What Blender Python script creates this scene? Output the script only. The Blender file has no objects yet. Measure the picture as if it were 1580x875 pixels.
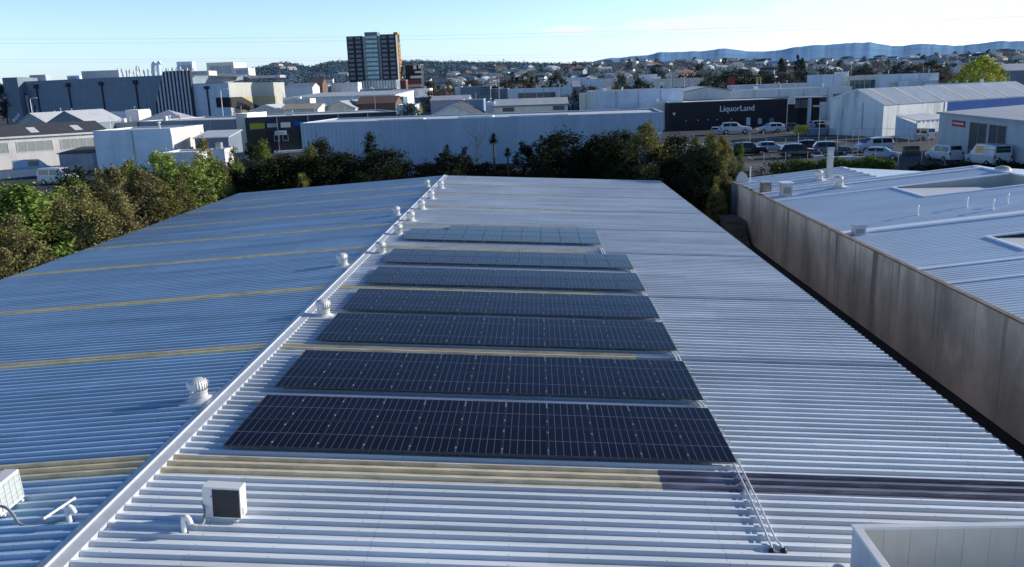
import bpy, bmesh, math, random
from mathutils import Vector, Matrix
rnd = random.Random(7)
PI = math.pi
SC = bpy.context.scene
COL = SC.collection

# ------------------------------------------------------------------ camera
CAM_F, CAM_PITCH, CAM_ROLL, CAM_YAW, CAM_H = 1279.1, .2335, -.0345, -.0359, 13.0
_cy, _sy = math.cos(CAM_YAW), math.sin(CAM_YAW)
FW = Vector((_sy*math.cos(CAM_PITCH), _cy*math.cos(CAM_PITCH), -math.sin(CAM_PITCH)))
_R0 = Vector((_cy, -_sy, 0)); _U0 = _R0.cross(FW)
RT = math.cos(CAM_ROLL)*_R0 + math.sin(CAM_ROLL)*_U0
UP = -math.sin(CAM_ROLL)*_R0 + math.cos(CAM_ROLL)*_U0
CP = Vector((0, 0, CAM_H))
cd = bpy.data.cameras.new('camera'); co = bpy.data.objects.new('camera', cd); COL.objects.link(co)
co.matrix_world = Matrix(((RT.x, UP.x, -FW.x, CP.x), (RT.y, UP.y, -FW.y, CP.y), (RT.z, UP.z, -FW.z, CP.z), (0, 0, 0, 1)))
cd.sensor_fit = 'HORIZONTAL'; cd.sensor_width = 36; cd.lens = 36*CAM_F/1580
cd.clip_start = .5; cd.clip_end = 40000
SC.camera = co

# survey helpers: where a sight line of the photograph meets a plane of known distance or height
def _ray(x, y): return FW + (x-790)/CAM_F*RT - (y-437.5)/CAM_F*UP
def at(x, y, Y): d = _ray(x, y); return CP + d*(Y/d.y)
def onz(x, y, z=0.): d = _ray(x, y); return CP + d*((z-CAM_H)/d.z)
def onx(x, y, X): d = _ray(x, y); return CP + d*(X/d.x)

# ------------------------------------------------------------------ helpers
class MB:
    """collects faces; build() links them as ONE mesh object"""
    def __init__(s): s.v = []; s.f = []; s.m = []; s.sm = []
    def add(s, vs, fs, mi=0, smooth=False):
        o = len(s.v); s.v += [tuple(v) for v in vs]
        for f in fs: s.f.append(tuple(i+o for i in f)); s.m.append(mi); s.sm.append(smooth)
        return s
    def quad(s, a, b, c, d, mi=0): return s.add([a, b, c, d], [(0, 1, 2, 3)], mi)
    def box(s, x0, x1, y0, y1, z0, z1, mi=0, M=None):
        vs = [Vector((x, y, z)) for z in (z0, z1) for y in (y0, y1) for x in (x0, x1)]
        if M is not None: vs = [M @ v for v in vs]
        return s.add(vs, [(0, 2, 3, 1), (4, 5, 7, 6), (0, 1, 5, 4), (2, 6, 7, 3), (0, 4, 6, 2), (1, 3, 7, 5)], mi)
    def bevel_box(s, x0, x1, y0, y1, z0, z1, b=.02, mi=0):
        bm = bmesh.new(); bmesh.ops.create_cube(bm, size=1)
        for v in bm.verts: v.co = Vector(((x0+x1)/2+v.co.x*(x1-x0), (y0+y1)/2+v.co.y*(y1-y0), (z0+z1)/2+v.co.z*(z1-z0)))
        bmesh.ops.bevel(bm, geom=bm.edges[:], offset=b, segments=2, affect='EDGES', profile=.5)
        bm.verts.index_update()
        s.add([v.co for v in bm.verts], [[v.index for v in f.verts] for f in bm.faces], mi); bm.free(); return s
    def tube(s, pts, r, n=8, mi=0, caps=True, smooth=True):
        pts = [Vector(p) for p in pts]; rs = r if isinstance(r, (list, tuple)) else [r]*len(pts)
        vs = []; fs = []
        t0 = (pts[1]-pts[0]).normalized()
        u = t0.orthogonal().normalized()
        for i, p in enumerate(pts):
            t = ((pts[min(i+1, len(pts)-1)]-pts[max(i-1, 0)])).normalized()
            u = (u - t*u.dot(t)).normalized(); w = t.cross(u)
            for k in range(n):
                a = 2*PI*k/n; vs.append(p+(u*math.cos(a)+w*math.sin(a))*rs[i])
        for i in range(len(pts)-1):
            for k in range(n):
                fs.append((i*n+k, i*n+(k+1) % n, (i+1)*n+(k+1) % n, (i+1)*n+k))
        s.add(vs, fs, mi, smooth)
        if caps:
            s.add(vs[:n], [tuple(range(n-1, -1, -1))], mi); s.add(vs[-n:], [tuple(range(n))], mi)
        return s
    def lathe(s, prof, c=(0, 0, 0), n=24, mi=0, smooth=True):
        vs = []; fs = []
        for r, z in prof:
            for k in range(n):
                a = 2*PI*k/n; vs.append((c[0]+r*math.cos(a), c[1]+r*math.sin(a), c[2]+z))
        for i in range(len(prof)-1):
            for k in range(n):
                fs.append((i*n+k, i*n+(k+1) % n, (i+1)*n+(k+1) % n, (i+1)*n+k))
        return s.add(vs, fs, mi, smooth)
    def prism(s, poly, ax, lo, hi, mi=0):
        """polygon in the plane across axis ax ('x': (y,z), 'y': (x,z), 'z': (x,y)) pulled from lo to hi"""
        def P(p, t): return {'x': (t, p[0], p[1]), 'y': (p[0], t, p[1]), 'z': (p[0], p[1], t)}[ax]
        n = len(poly); vs = [P(p, lo) for p in poly]+[P(p, hi) for p in poly]
        fs = [tuple(range(n))[::-1], tuple(range(n, 2*n))]+[(i, (i+1) % n, n+(i+1) % n, n+i) for i in range(n)]
        return s.add(vs, fs, mi)
    def build(s, name, mats, parent=None, recalc=True):
        me = bpy.data.meshes.new(name); me.from_pydata(s.v, [], s.f)
        if not isinstance(mats, (list, tuple)): mats = [mats]
        for m in mats: me.materials.append(m)
        me.polygons.foreach_set('material_index', s.m); me.polygons.foreach_set('use_smooth', s.sm)
        if recalc and len(s.f) < 60000:
            bm = bmesh.new(); bm.from_mesh(me); bmesh.ops.recalc_face_normals(bm, faces=bm.faces[:]); bm.to_mesh(me); bm.free()
        me.update()
        o = bpy.data.objects.new(name, me); COL.objects.link(o)
        if parent is not None: o.parent = parent
        return o

def tag(o, label, cat, group=None):
    o['label'] = label; o['category'] = cat
    if group: o['group'] = group
    return o
def thing(name, label, cat, loc=(0, 0, 0), rot=(0, 0, 0), group=None):
    o = bpy.data.objects.new(name, None); COL.objects.link(o); o.empty_display_size = .2
    o.location = loc; o.rotation_euler = rot
    return tag(o, label, cat, group)
def struct(o): o['kind'] = 'structure'; return o
def stuff(o): o['kind'] = 'stuff'; return o
def dup(root, loc=None, rot=None, label=None, scale=None):
    r = root.copy(); COL.objects.link(r)
    if loc is not None: r.location = loc
    if rot is not None: r.rotation_euler = rot
    if scale is not None: r.scale = scale if isinstance(scale, (tuple, list)) else (scale,)*3
    if label: r['label'] = label
    for ch in list(root.children):
        c = ch.copy(); COL.objects.link(c); c.parent = r
        for g in ch.children:
            d = g.copy(); COL.objects.link(d); d.parent = c
    return r

# ------------------------------------------------------------------ materials
def mat(name, col, rough=.6, metal=0., var=.12, scale=1.5, stretch=(1, 1, 1), bump=0., bscale=20., spec=.5, rand=0., dirt=None):
    m = bpy.data.materials.new(name); m.use_nodes = True; nt = m.node_tree; N = nt.nodes; L = nt.links
    b = N['Principled BSDF']; b.inputs['Roughness'].default_value = rough; b.inputs['Metallic'].default_value = metal
    b.inputs['Specular IOR Level'].default_value = spec
    tc = N.new('ShaderNodeTexCoord'); mp = N.new('ShaderNodeMapping'); mp.inputs['Scale'].default_value = stretch
    L.new(tc.outputs['Object'], mp.inputs['Vector'])
    nz = N.new('ShaderNodeTexNoise'); nz.inputs['Scale'].default_value = scale; nz.inputs['Detail'].default_value = 6; nz.inputs['Roughness'].default_value = .6
    L.new(mp.outputs['Vector'], nz.inputs['Vector'])
    mr = N.new('ShaderNodeMapRange'); mr.inputs['From Min'].default_value = .3; mr.inputs['From Max'].default_value = .7
    mr.inputs['To Min'].default_value = 1-var; mr.inputs['To Max'].default_value = 1+var
    L.new(nz.outputs['Fac'], mr.inputs['Value'])
    mx = N.new('ShaderNodeVectorMath'); mx.operation = 'SCALE'; mx.inputs[0].default_value = col[:3]
    L.new(mr.outputs['Result'], mx.inputs['Scale'])
    out = mx.outputs['Vector']
    if rand:
        oi = N.new('ShaderNodeObjectInfo'); r2 = N.new('ShaderNodeMapRange'); r2.inputs['To Min'].default_value = 1-rand; r2.inputs['To Max'].default_value = 1+rand
        L.new(oi.outputs['Random'], r2.inputs['Value']); m2 = N.new('ShaderNodeVectorMath'); m2.operation = 'SCALE'
        L.new(out, m2.inputs[0]); L.new(r2.outputs['Result'], m2.inputs['Scale']); out = m2.outputs['Vector']
    if dirt:  # (colour, amount, scale, stretch): darker streaks or patches
        mp2 = N.new('ShaderNodeMapping'); mp2.inputs['Scale'].default_value = dirt[3]; L.new(tc.outputs['Object'], mp2.inputs['Vector'])
        n2 = N.new('ShaderNodeTexNoise'); n2.inputs['Scale'].default_value = dirt[2]; n2.inputs['Detail'].default_value = 8; n2.inputs['Roughness'].default_value = .65
        L.new(mp2.outputs['Vector'], n2.inputs['Vector'])
        cr = N.new('ShaderNodeMapRange'); cr.inputs['From Min'].default_value = .48; cr.inputs['From Max'].default_value = .68; cr.inputs['To Max'].default_value = dirt[1]
        L.new(n2.outputs['Fac'], cr.inputs['Value'])
        mm = N.new('ShaderNodeMix'); mm.data_type = 'RGBA'; L.new(cr.outputs['Result'], mm.inputs['Factor']); L.new(out, mm.inputs['A'])
        mm.inputs['B'].default_value = (*dirt[0], 1); out = mm.outputs['Result']
    L.new(out, b.inputs['Base Color'])
    if bump:
        n3 = N.new('ShaderNodeTexNoise'); n3.inputs['Scale'].default_value = bscale; n3.inputs['Detail'].default_value = 5; L.new(tc.outputs['Object'], n3.inputs['Vector'])
        bp = N.new('ShaderNodeBump'); bp.inputs['Strength'].default_value = bump; bp.inputs['Distance'].default_value = .05
        L.new(n3.outputs['Fac'], bp.inputs['Height']); L.new(bp.outputs['Normal'], b.inputs['Normal'])
    return m
def foliage(name, col, var=.5, rand=.25, trans=.16):
    m = mat(name, col, rough=.75, var=var, scale=.9, spec=.12, rand=rand)
    nt = m.node_tree; N = nt.nodes; L = nt.links; b = N['Principled BSDF']
    src = b.inputs['Base Color'].links[0].from_socket
    t = N.new('ShaderNodeBsdfTranslucent'); L.new(src, t.inputs['Color'])
    ms = N.new('ShaderNodeMixShader'); ms.inputs[0].default_value = trans
    L.new(b.outputs[0], ms.inputs[1]); L.new(t.outputs[0], ms.inputs[2]); L.new(ms.outputs[0], N['Material Output'].inputs['Surface'])
    return m
def ribbed(name, col, pitch=.3, axis=0, depth=.5, **k):
    """sheet cladding: upright ribs as a procedural bump along an object axis"""
    m = mat(name, col, **k); nt = m.node_tree; N = nt.nodes; L = nt.links; b = N['Principled BSDF']
    tc = N.new('ShaderNodeTexCoord'); sp = N.new('ShaderNodeSeparateXYZ'); L.new(tc.outputs['Object'], sp.inputs[0])
    w = N.new('ShaderNodeMath'); w.operation = 'MULTIPLY'; w.inputs[1].default_value = 2*PI/pitch; L.new(sp.outputs[axis], w.inputs[0])
    s = N.new('ShaderNodeMath'); s.operation = 'SINE'; L.new(w.outputs[0], s.inputs[0])
    bp = N.new('ShaderNodeBump'); bp.inputs['Strength'].default_value = depth; bp.inputs['Distance'].default_value = .04
    L.new(s.outputs[0], bp.inputs['Height']); L.new(bp.outputs['Normal'], b.inputs['Normal'])
    return m

# world and sun
SUN_AZ, SUN_EL = math.radians(72), math.radians(18)     # azimuth from +Y towards +X
SUND = Vector((math.sin(SUN_AZ)*math.cos(SUN_EL), math.cos(SUN_AZ)*math.cos(SUN_EL), math.sin(SUN_EL)))
sd = bpy.data.lights.new('sun', 'SUN'); sd.energy = 5.0; sd.angle = math.radians(.53); sd.color = (1, .93, .82)
so = bpy.data.objects.new('sun', sd); COL.objects.link(so); so.location = (60, 0, 60)
so.rotation_euler = SUND.to_track_quat('Z', 'Y').to_euler()
W = bpy.data.worlds.new('World'); SC.world = W; W.use_nodes = True
nt = W.node_tree; N = nt.nodes; L = nt.links
bg = N['Background']; bg.inputs['Strength'].default_value = .13
sky = N.new('ShaderNodeTexSky'); sky.sky_type = 'NISHITA'; sky.sun_disc = False; sky.sun_elevation = SUN_EL; sky.sun_rotation = SUN_AZ
sky.air_density = 1.0; sky.dust_density = .6; sky.ozone_density = 1.5
tc = N.new('ShaderNodeTexCoord'); sp = N.new('ShaderNodeSeparateXYZ'); L.new(tc.outputs['Generated'], sp.inputs[0])
def M(op, a, b=None, c=None):
    n = N.new('ShaderNodeMath'); n.operation = op
    for i, x in enumerate((a, b, c)):
        if x is None: continue
        if isinstance(x, (int, float)): n.inputs[i].default_value = x
        else: L.new(x, n.inputs[i])
    return n.outputs[0]
# low cumulus banks: noise on (azimuth, elevation), limited to a few patches of sky
az = M('ARCTAN2', sp.outputs[0], sp.outputs[1]); el = M('ARCSINE', sp.outputs[2])
cv = N.new('ShaderNodeCombineXYZ'); L.new(M('MULTIPLY', az, 9), cv.inputs[0]); L.new(M('MULTIPLY', el, 34), cv.inputs[1])
cn = N.new('ShaderNodeTexNoise'); cn.inputs['Scale'].default_value = 2.2; cn.inputs['Detail'].default_value = 7; cn.inputs['Roughness'].default_value = .58
L.new(cv.outputs[0], cn.inputs['Vector'])
def bank(a, e, wa, we):
    da = M('DIVIDE', M('SUBTRACT', az, a), wa); de = M('DIVIDE', M('SUBTRACT', el, e), we)
    return M('MAXIMUM', M('SUBTRACT', 1, M('ADD', M('MULTIPLY', da, da), M('MULTIPLY', de, de))), 0)
def dirof(x, y): d = _ray(x, y).normalized(); return math.atan2(d.x, d.y), math.asin(d.z)
mask = None
for (x, y, wx, wy) in ((1085, 37, 150, 17), (1310, 12, 140, 26), (1480, 4, 190, 24), (1600, -20, 330, 60), (880, 46, 60, 9), (1540, 22, 90, 16)):
    a, e = dirof(x, y); k = bank(a, e, wx/1279, wy/1279); mask = k if mask is None else M('MAXIMUM', mask, k)
cm = N.new('ShaderNodeMapRange'); cm.inputs['From Min'].default_value = .44; cm.inputs['From Max'].default_value = .66; cm.clamp = True
L.new(M('MULTIPLY', M('ADD', M('MULTIPLY', cn.outputs['Fac'], .75), .3), M('POWER', mask, .35)), cm.inputs['Value'])
# clear winter air: cool the low sky, deepen the high sky
ramp = N.new('ShaderNodeValToRGB'); cr_ = ramp.color_ramp
stops = ((0., (.385, .51, .90)), (.03, (.41, .51, .79)), (.07, (.41, .50, .70)), (.12, (.385, .46, .63)), (.25, (.165, .24, .36)), (.7, (.075, .13, .225)))
while len(cr_.elements) < len(stops): cr_.elements.new(.5)
for e_, (p_, c_) in zip(cr_.elements, stops): e_.position = p_; e_.color = (*c_, 1)
L.new(el, ramp.inputs['Fac'])
tint = N.new('ShaderNodeMix'); tint.data_type = 'RGBA'; tint.blend_type = 'MULTIPLY'; tint.inputs['Factor'].default_value = 1
L.new(sky.outputs[0], tint.inputs['A']); L.new(ramp.outputs['Color'], tint.inputs['B'])
tsc = N.new('ShaderNodeVectorMath'); tsc.operation = 'SCALE'; tsc.inputs['Scale'].default_value = 3.1; L.new(tint.outputs['Result'], tsc.inputs[0])
cmx = N.new('ShaderNodeMix'); cmx.data_type = 'RGBA'; L.new(M('MULTIPLY', cm.outputs[0], .85), cmx.inputs['Factor'])
L.new(tsc.outputs[0], cmx.inputs['A']); cmx.inputs['B'].default_value = (7.3, 7.35, 7.5, 1)
L.new(cmx.outputs['Result'], bg.inputs['Color'])
SC.view_settings.view_transform = 'Standard'; SC.view_settings.look = 'None'; SC.view_settings.exposure = 0
SC.cycles.max_bounces = 6; SC.cycles.use_denoising = True
# ------------------------------------------------------------------ the warehouse roof in front
RX, RZ, SL = -9.4, 4.42, .0548            # ridge, its height, slope of both sides
TS = math.tan(SL); WL, WR, YE, YN = 21.1, 21.6, 83.5, 4.0
PITCH = .36
def rz(x): return RZ-abs(x-RX)*TS
def roofmat(name, base, metal, rough):
    m = mat(name, base, rough=rough, metal=metal, var=.10, scale=1.0, stretch=(.12, 1.2, 1), dirt=((base[0]*.62, base[1]*.62, base[2]*.64), .5, 1.0, (.10, .9, 1)))
    nt = m.node_tree; N = nt.nodes; L = nt.links; b = N['Principled BSDF']
    src = b.inputs['Base Color'].links[0].from_socket
    tc = N.new('ShaderNodeTexCoord'); sp = N.new('ShaderNodeSeparateXYZ'); L.new(tc.outputs['Object'], sp.inputs[0])
    def Mx(op, a, c=None):
        n = N.new('ShaderNodeMath'); n.operation = op
        for i, x in enumerate((a, c)):
            if x is None: continue
            if isinstance(x, (int, float)): n.inputs[i].default_value = x
            else: L.new(x, n.inputs[i])
        return n.outputs[0]
    # each sheet (two ribs wide) a little lighter or darker, sheets lapped at two lines down the slope
    sh = Mx('FLOOR', Mx('DIVIDE', sp.outputs[1], PITCH*2)); lp = Mx('FLOOR', Mx('DIVIDE', sp.outputs[0], 7.1))
    cv = N.new('ShaderNodeCombineXYZ'); L.new(sh, cv.inputs[0]); L.new(lp, cv.inputs[1])
    wn = N.new('ShaderNodeTexWhiteNoise'); wn.noise_dimensions = '2D'; L.new(cv.outputs[0], wn.inputs['Vector'])
    f = Mx('ADD', .93, Mx('MULTIPLY', wn.outputs['Value'], .13))
    # screw heads along the rib crests on the purlin lines
    sx = Mx('ABSOLUTE', Mx('SUBTRACT', Mx('FRACT', Mx('DIVIDE', sp.outputs[0], 1.55)), .5))
    syy = Mx('ABSOLUTE', Mx('SUBTRACT', Mx('FRACT', Mx('DIVIDE', Mx('SUBTRACT', sp.outputs[1], YN), PITCH)), .5))
    scr = Mx('MULTIPLY', Mx('LESS_THAN', sx, .014), Mx('LESS_THAN', syy, .05))
    f = Mx('MULTIPLY', f, Mx('SUBTRACT', 1, Mx('MULTIPLY', scr, .35)))
    # rib shade painted into the colour: both flanks of every rib darkened
    flank_shade = Mx('MULTIPLY', Mx('GREATER_THAN', syy, .088), Mx('LESS_THAN', syy, .215))
    f = Mx('MULTIPLY', f, Mx('SUBTRACT', 1, Mx("MULTIPLY", flank_shade, .30)))
    # end laps and long faint runs of dust down the slope
    lap = Mx('LESS_THAN', Mx('ABSOLUTE', Mx('SUBTRACT', Mx('FRACT', Mx('DIVIDE', sp.outputs[0], 7.1)), .5)), .0022)
    f = Mx('MULTIPLY', f, Mx('SUBTRACT', 1, Mx('MULTIPLY', lap, .16)))
    mp = N.new('ShaderNodeMapping'); mp.inputs['Scale'].default_value = (.22, 2.6, 1); L.new(tc.outputs['Object'], mp.inputs['Vector'])
    nz = N.new('ShaderNodeTexNoise'); nz.inputs['Scale'].default_value = 1; nz.inputs['Detail'].default_value = 8; nz.inputs['Roughness'].default_value = .7; L.new(mp.outputs[0], nz.inputs['Vector'])
    n2 = N.new('ShaderNodeTexNoise'); n2.inputs['Scale'].default_value = .16; n2.inputs['Detail'].default_value = 3; L.new(tc.outputs['Object'], n2.inputs['Vector'])
    f = Mx('MULTIPLY', f, Mx('ADD', .80, Mx('MULTIPLY', nz.outputs['Fac'], .4)))
    f = Mx('MULTIPLY', f, Mx('ADD', .86, Mx('MULTIPLY', n2.outputs['Fac'], .28)))
    v = N.new('ShaderNodeVectorMath'); v.operation = 'SCALE'; L.new(src, v.inputs[0]); L.new(f, v.inputs['Scale']); L.new(v.outputs[0], b.inputs['Base Color'])
    return m
M_ROOF = roofmat('zinc_roofing_lit_tone', (.88, .935, .965), .10, .45); M_ROOFL = roofmat('zinc_roofing_shade_tone', (.56, .74, .89), .28, .5)  # same roofing; slope facing the sun painted lighter, the other darker and bluer
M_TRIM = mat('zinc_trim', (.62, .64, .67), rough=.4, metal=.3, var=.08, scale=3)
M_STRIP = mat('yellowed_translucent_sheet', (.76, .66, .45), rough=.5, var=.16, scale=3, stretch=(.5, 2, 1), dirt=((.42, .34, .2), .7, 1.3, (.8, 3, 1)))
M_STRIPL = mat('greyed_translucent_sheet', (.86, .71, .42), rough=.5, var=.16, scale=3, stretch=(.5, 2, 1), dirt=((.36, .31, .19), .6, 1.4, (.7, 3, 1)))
M_PURPLE = mat('dark_painted_sheet', (.16, .15, .185), rough=.5, var=.4, scale=2, stretch=(.3, 5, 1), dirt=((.45, .46, .52), .75, 1.6, (.35, 5, 1)))
M_FADE = mat('faded_painted_sheet', (.38, .43, .50), rough=.45, var=.3, scale=2, stretch=(.3, 5, 1))
M_DARK = mat('dark_gap', (.012, .012, .012), rough=.9)
def corr(mb, xs, y0, y1, zf, pitch=PITCH, h=.084, wb=.135, wt=.062, lift=0., mi=0, phase=None):
    """trapezoidal roofing, ribs along X, through the given X stations; y0 is the phase origin unless given"""
    ph = y0 if phase is None else phase
    prof = []
    k = math.floor((y0-ph)/pitch)-1
    while ph+k*pitch < y1+pitch:
        c = ph+k*pitch+pitch/2
        prof += [(c-wb/2, 0), (c-wt/2, h), (c+wt/2, h), (c+wb/2, 0)]; k += 1
    def hz(y):
        for (a, ha), (b, hb) in zip(prof, prof[1:]):
            if a <= y <= b: return ha+(hb-ha)*(y-a)/max(b-a, 1e-9)
        return 0
    pr = [(y0, hz(y0))]+[p for p in prof if y0+1e-4 < p[0] < y1-1e-4]+[(y1, hz(y1))]
    vs = [(x, y, zf(x)+hh+lift) for x in xs for (y, hh) in pr]; n = len(pr)
    fs = [(i*n+j, i*n+j+1, (i+1)*n+j+1, (i+1)*n+j) for i in range(len(xs)-1) for j in range(n-1)]
    return mb.add(vs, fs, mi)
WH = thing('main_warehouse', 'wide low warehouse in front whose ribbed metal roof carries the solar rows', 'warehouse')
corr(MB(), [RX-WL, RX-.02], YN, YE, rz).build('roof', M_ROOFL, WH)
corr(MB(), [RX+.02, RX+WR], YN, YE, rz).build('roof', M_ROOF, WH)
STR = [17.85, 26.9, 35.6, 45.35, 53.3, 61.3, 69.6, 75.5]
WS = [.92, .72, .72, .72, .54, .54, .54, .54]
for i, (y, w) in enumerate(zip(STR, WS)):
    y = YN+round((y-YN)/PITCH)*PITCH; w = round(w/(PITCH/2))*PITCH/2
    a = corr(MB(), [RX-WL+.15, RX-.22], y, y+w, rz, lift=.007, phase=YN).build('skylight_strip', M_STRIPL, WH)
    a['label'] = 'greyish translucent skylight strip on the left slope'
    xr = [2.7, 3.2, 2.8, 2.6, 2.7, 2.4, 2.5, 2.0][i]
    a = corr(MB(), [RX+.22, xr], y, y+w, rz, lift=.007, phase=YN).build('skylight_strip', M_STRIP, WH)
    a['label'] = 'yellowed translucent skylight strip on the right slope'
    a = corr(MB(), [xr+.004, RX+WR-.1], y, y+w if i < 1 else y+w*.5, rz, lift=.007, phase=YN).build('painted_strip', M_PURPLE if i == 0 else M_FADE, WH)
    a['label'] = 'skylight strip painted over in dark grey'
# ridge capping with a roll top and notched lower edges
mb = MB()
for s, w in ((-1, .24), (1, .29)):
    x1 = RX+s*w
    mb.quad((RX, YN, RZ+.126), (RX, YE+.05, RZ+.126), (x1, YE+.05, rz(x1)+.098), (x1, YN, rz(x1)+.098))
    y = YN
    while y < YE:
        a, b = y-PITCH/2+.115, y+PITCH/2-.115
        a, b = y-.10, y+.10
        mb.add([(x1, y-.16, rz(x1)+.098), (x1, y+.16, rz(x1)+.098), (x1+s*.012, b, rz(x1)+.004), (x1+s*.012, a, rz(x1)+.004)], [(0, 1, 2, 3)])
        y += PITCH
mb.tube([(RX, YN, RZ+.139), (RX, YE+.05, RZ+.139)], .032, 8)
mb.build('ridge_cap', M_TRIM, WH)
mb = MB(); mb.box(RX+WR-.01, RX+WR+.13, YN, YE, rz(RX+WR)-.16, rz(RX+WR)-.03); mb.build('gutter', mat('dark_gutter', (.05, .05, .055), rough=.5), WH)
mb = MB(); mb.box(RX-WL-.13, RX-WL+.01, YN, YE, rz(RX-WL)-.16, rz(RX-WL)-.012); mb.build('gutter', M_TRIM, WH)
mb = MB()
for s, w in ((-1, WL), (1, WR)):
    x1 = RX+s*w; mb.add([(RX, YE+.0, RZ+.05), (x1, YE, rz(x1)+.05), (x1, YE+.07, rz(x1)+.05), (RX, YE+.07, RZ+.05), (RX, YE+.07, RZ-.2), (x1, YE+.07, rz(x1)-.2)], [(0, 1, 2, 3), (3, 2, 5, 4)])
mb.build('barge_trim', M_TRIM, WH)
M_WALLW = mat('warehouse_wall', (.3, .31, .32), rough=.8)
mb = MB(); z0 = -1.6
xa, xb = RX-WL+.1, RX+WR-.1
mb.add([(xa, YN, z0), (xb, YN, z0), (xb, YN, rz(xb)-.05), (RX, YN, RZ-.05), (xa, YN, rz(xa)-.05), (xa, YE, z0), (xb, YE, z0), (xb, YE, rz(xb)-.05), (RX, YE, RZ-.05), (xa, YE, rz(xa)-.05)],
       [(0, 1, 2, 3, 4), (5, 9, 8, 7, 6), (1, 6, 7, 2), (0, 4, 9, 5)]); mb.build('wall', M_WALLW, WH)

# ------------------------------------------------------------------ solar rows
MW, MH, GAP = 1.134, 1.722, .02
def solar_mat():
    m = bpy.data.materials.new('solar_cells'); m.use_nodes = True; nt = m.node_tree; N = nt.nodes; L = nt.links; b = N['Principled BSDF']
    tc = N.new('ShaderNodeTexCoord'); sp = N.new('ShaderNodeSeparateXYZ'); L.new(tc.outputs['Object'], sp.inputs[0])
    def Mx(op, a, c=None):
        n = N.new('ShaderNodeMath'); n.operation = op
        for i, x in enumerate((a, c)):
            if x is None: continue
            if isinstance(x, (int, float)): n.inputs[i].default_value = x
            else: L.new(x, n.inputs[i])
        return n.outputs[0]
    cw = MW/6; ch = MH/18
    fx = Mx('ABSOLUTE', Mx('SUBTRACT', Mx('FRACT', Mx('ADD', Mx('DIVIDE', sp.outputs[0], cw), .5)), .5))
    lx = Mx('LESS_THAN', fx, .033)
    fy = Mx('ABSOLUTE', Mx('SUBTRACT', Mx('FRACT', Mx('ADD', Mx('DIVIDE', sp.outputs[1], ch), .5)), .5))
    ly = Mx('MULTIPLY', Mx('LESS_THAN', fy, .035), .10)
    mid = Mx('MULTIPLY', Mx('LESS_THAN', Mx('ABSOLUTE', sp.outputs[1]), .011), .8)
    edge = Mx('MULTIPLY', Mx('MAXIMUM', Mx('GREATER_THAN', Mx('ABSOLUTE', sp.outputs[0]), MW/2-.020), Mx('GREATER_THAN', Mx('ABSOLUTE', sp.outputs[1]), MH/2-.022)), .75)
    line = Mx('MAXIMUM', Mx('MAXIMUM', Mx('MULTIPLY', lx, .75), mid), Mx('MAXIMUM', ly, edge))
    # thin busbars in every cell
    bx = Mx('ABSOLUTE', Mx('SUBTRACT', Mx('FRACT', Mx('DIVIDE', sp.outputs[0], cw/5)), .5))
    line = Mx('MAXIMUM', line, Mx('MULTIPLY', Mx('LESS_THAN', bx, .04), .07))
    oi = N.new('ShaderNodeObjectInfo')
    cell = N.new('ShaderNodeMix'); cell.data_type = 'RGBA'; L.new(oi.outputs['Random'], cell.inputs['Factor'])
    cell.inputs['A'].default_value = (.0035, .0035, .011, 1); cell.inputs['B'].default_value = (.006, .006, .016, 1)
    mx = N.new('ShaderNodeMix'); mx.data_type = 'RGBA'; L.new(line, mx.inputs['Factor']); L.new(cell.outputs['Result'], mx.inputs['A']); mx.inputs['B'].default_value = (.17, .18, .23, 1)
    L.new(mx.outputs['Result'], b.inputs['Base Color'])
    b.inputs['Roughness'].default_value = .22; b.inputs['IOR'].default_value = 1.19; b.inputs['Specular IOR Level'].default_value = .5
    nz = N.new('ShaderNodeTexNoise'); nz.inputs['Scale'].default_value = 3; L.new(tc.outputs['Object'], nz.inputs['Vector'])
    mr = N.new('ShaderNodeMapRange'); mr.inputs['To Min'].default_value = .07; mr.inputs['To Max'].default_value = .16; L.new(nz.outputs['Fac'], mr.inputs['Value']); L.new(mr.outputs[0], b.inputs['Roughness'])
    return m
M_CELL = solar_mat(); M_FRAME = mat('black_anodised', (.02, .02, .024), rough=.35, var=.1); M_ALU = mat('bare_aluminium', (.62, .63, .65), rough=.35, metal=.6, var=.08)
XL = RX+1.40                                # ridge-side end of the rows
def slope_frame(x, y, up): return (x+math.sin(SL)*up, y, rz(x)+math.cos(SL)*up)
proto = thing('solar_panel', '-', 'solar panel', group='black solar panels clamped to the roof')
mb = MB(); hw, hh, t = MW/2, MH/2, .035
for a, b, c, d in ((-hw, -hw+.012, -hh, hh), (hw-.012, hw, -hh, hh), (-hw+.012, hw-.012, -hh, -hh+.012), (-hw+.012, hw-.012, hh-.012, hh)): mb.box(a, b, c, d, -t, 0)
mb.build('frame', M_FRAME, proto)
mb = MB(); mb.box(-hw+.012, hw-.012, -hh+.012, hh-.012, -.012, -.003); mb.build('cell_sheet', M_CELL, proto)
rail0 = MB(); rail0.box(0, 11*(MW+GAP)+.10, -.02, .02, -.045, 0)
clampm = MB(); clampm.bevel_box(-.018, .018, -.028, .028, -.03, .010, .004)
ORD = ['first', 'second', 'third', 'fourth', 'fifth', 'sixth', 'seventh', 'eighth', 'ninth', 'tenth', 'eleventh']
ROWN = ['nearest', 'second', 'third', 'fourth', 'fifth', 'sixth', 'farthest']
ROWY = [18.85, 22.99, 27.67, 31.75, 36.33, 40.93, 47.35]
first = True; railmesh = None; clampmesh = None
LIFT = .245
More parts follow.
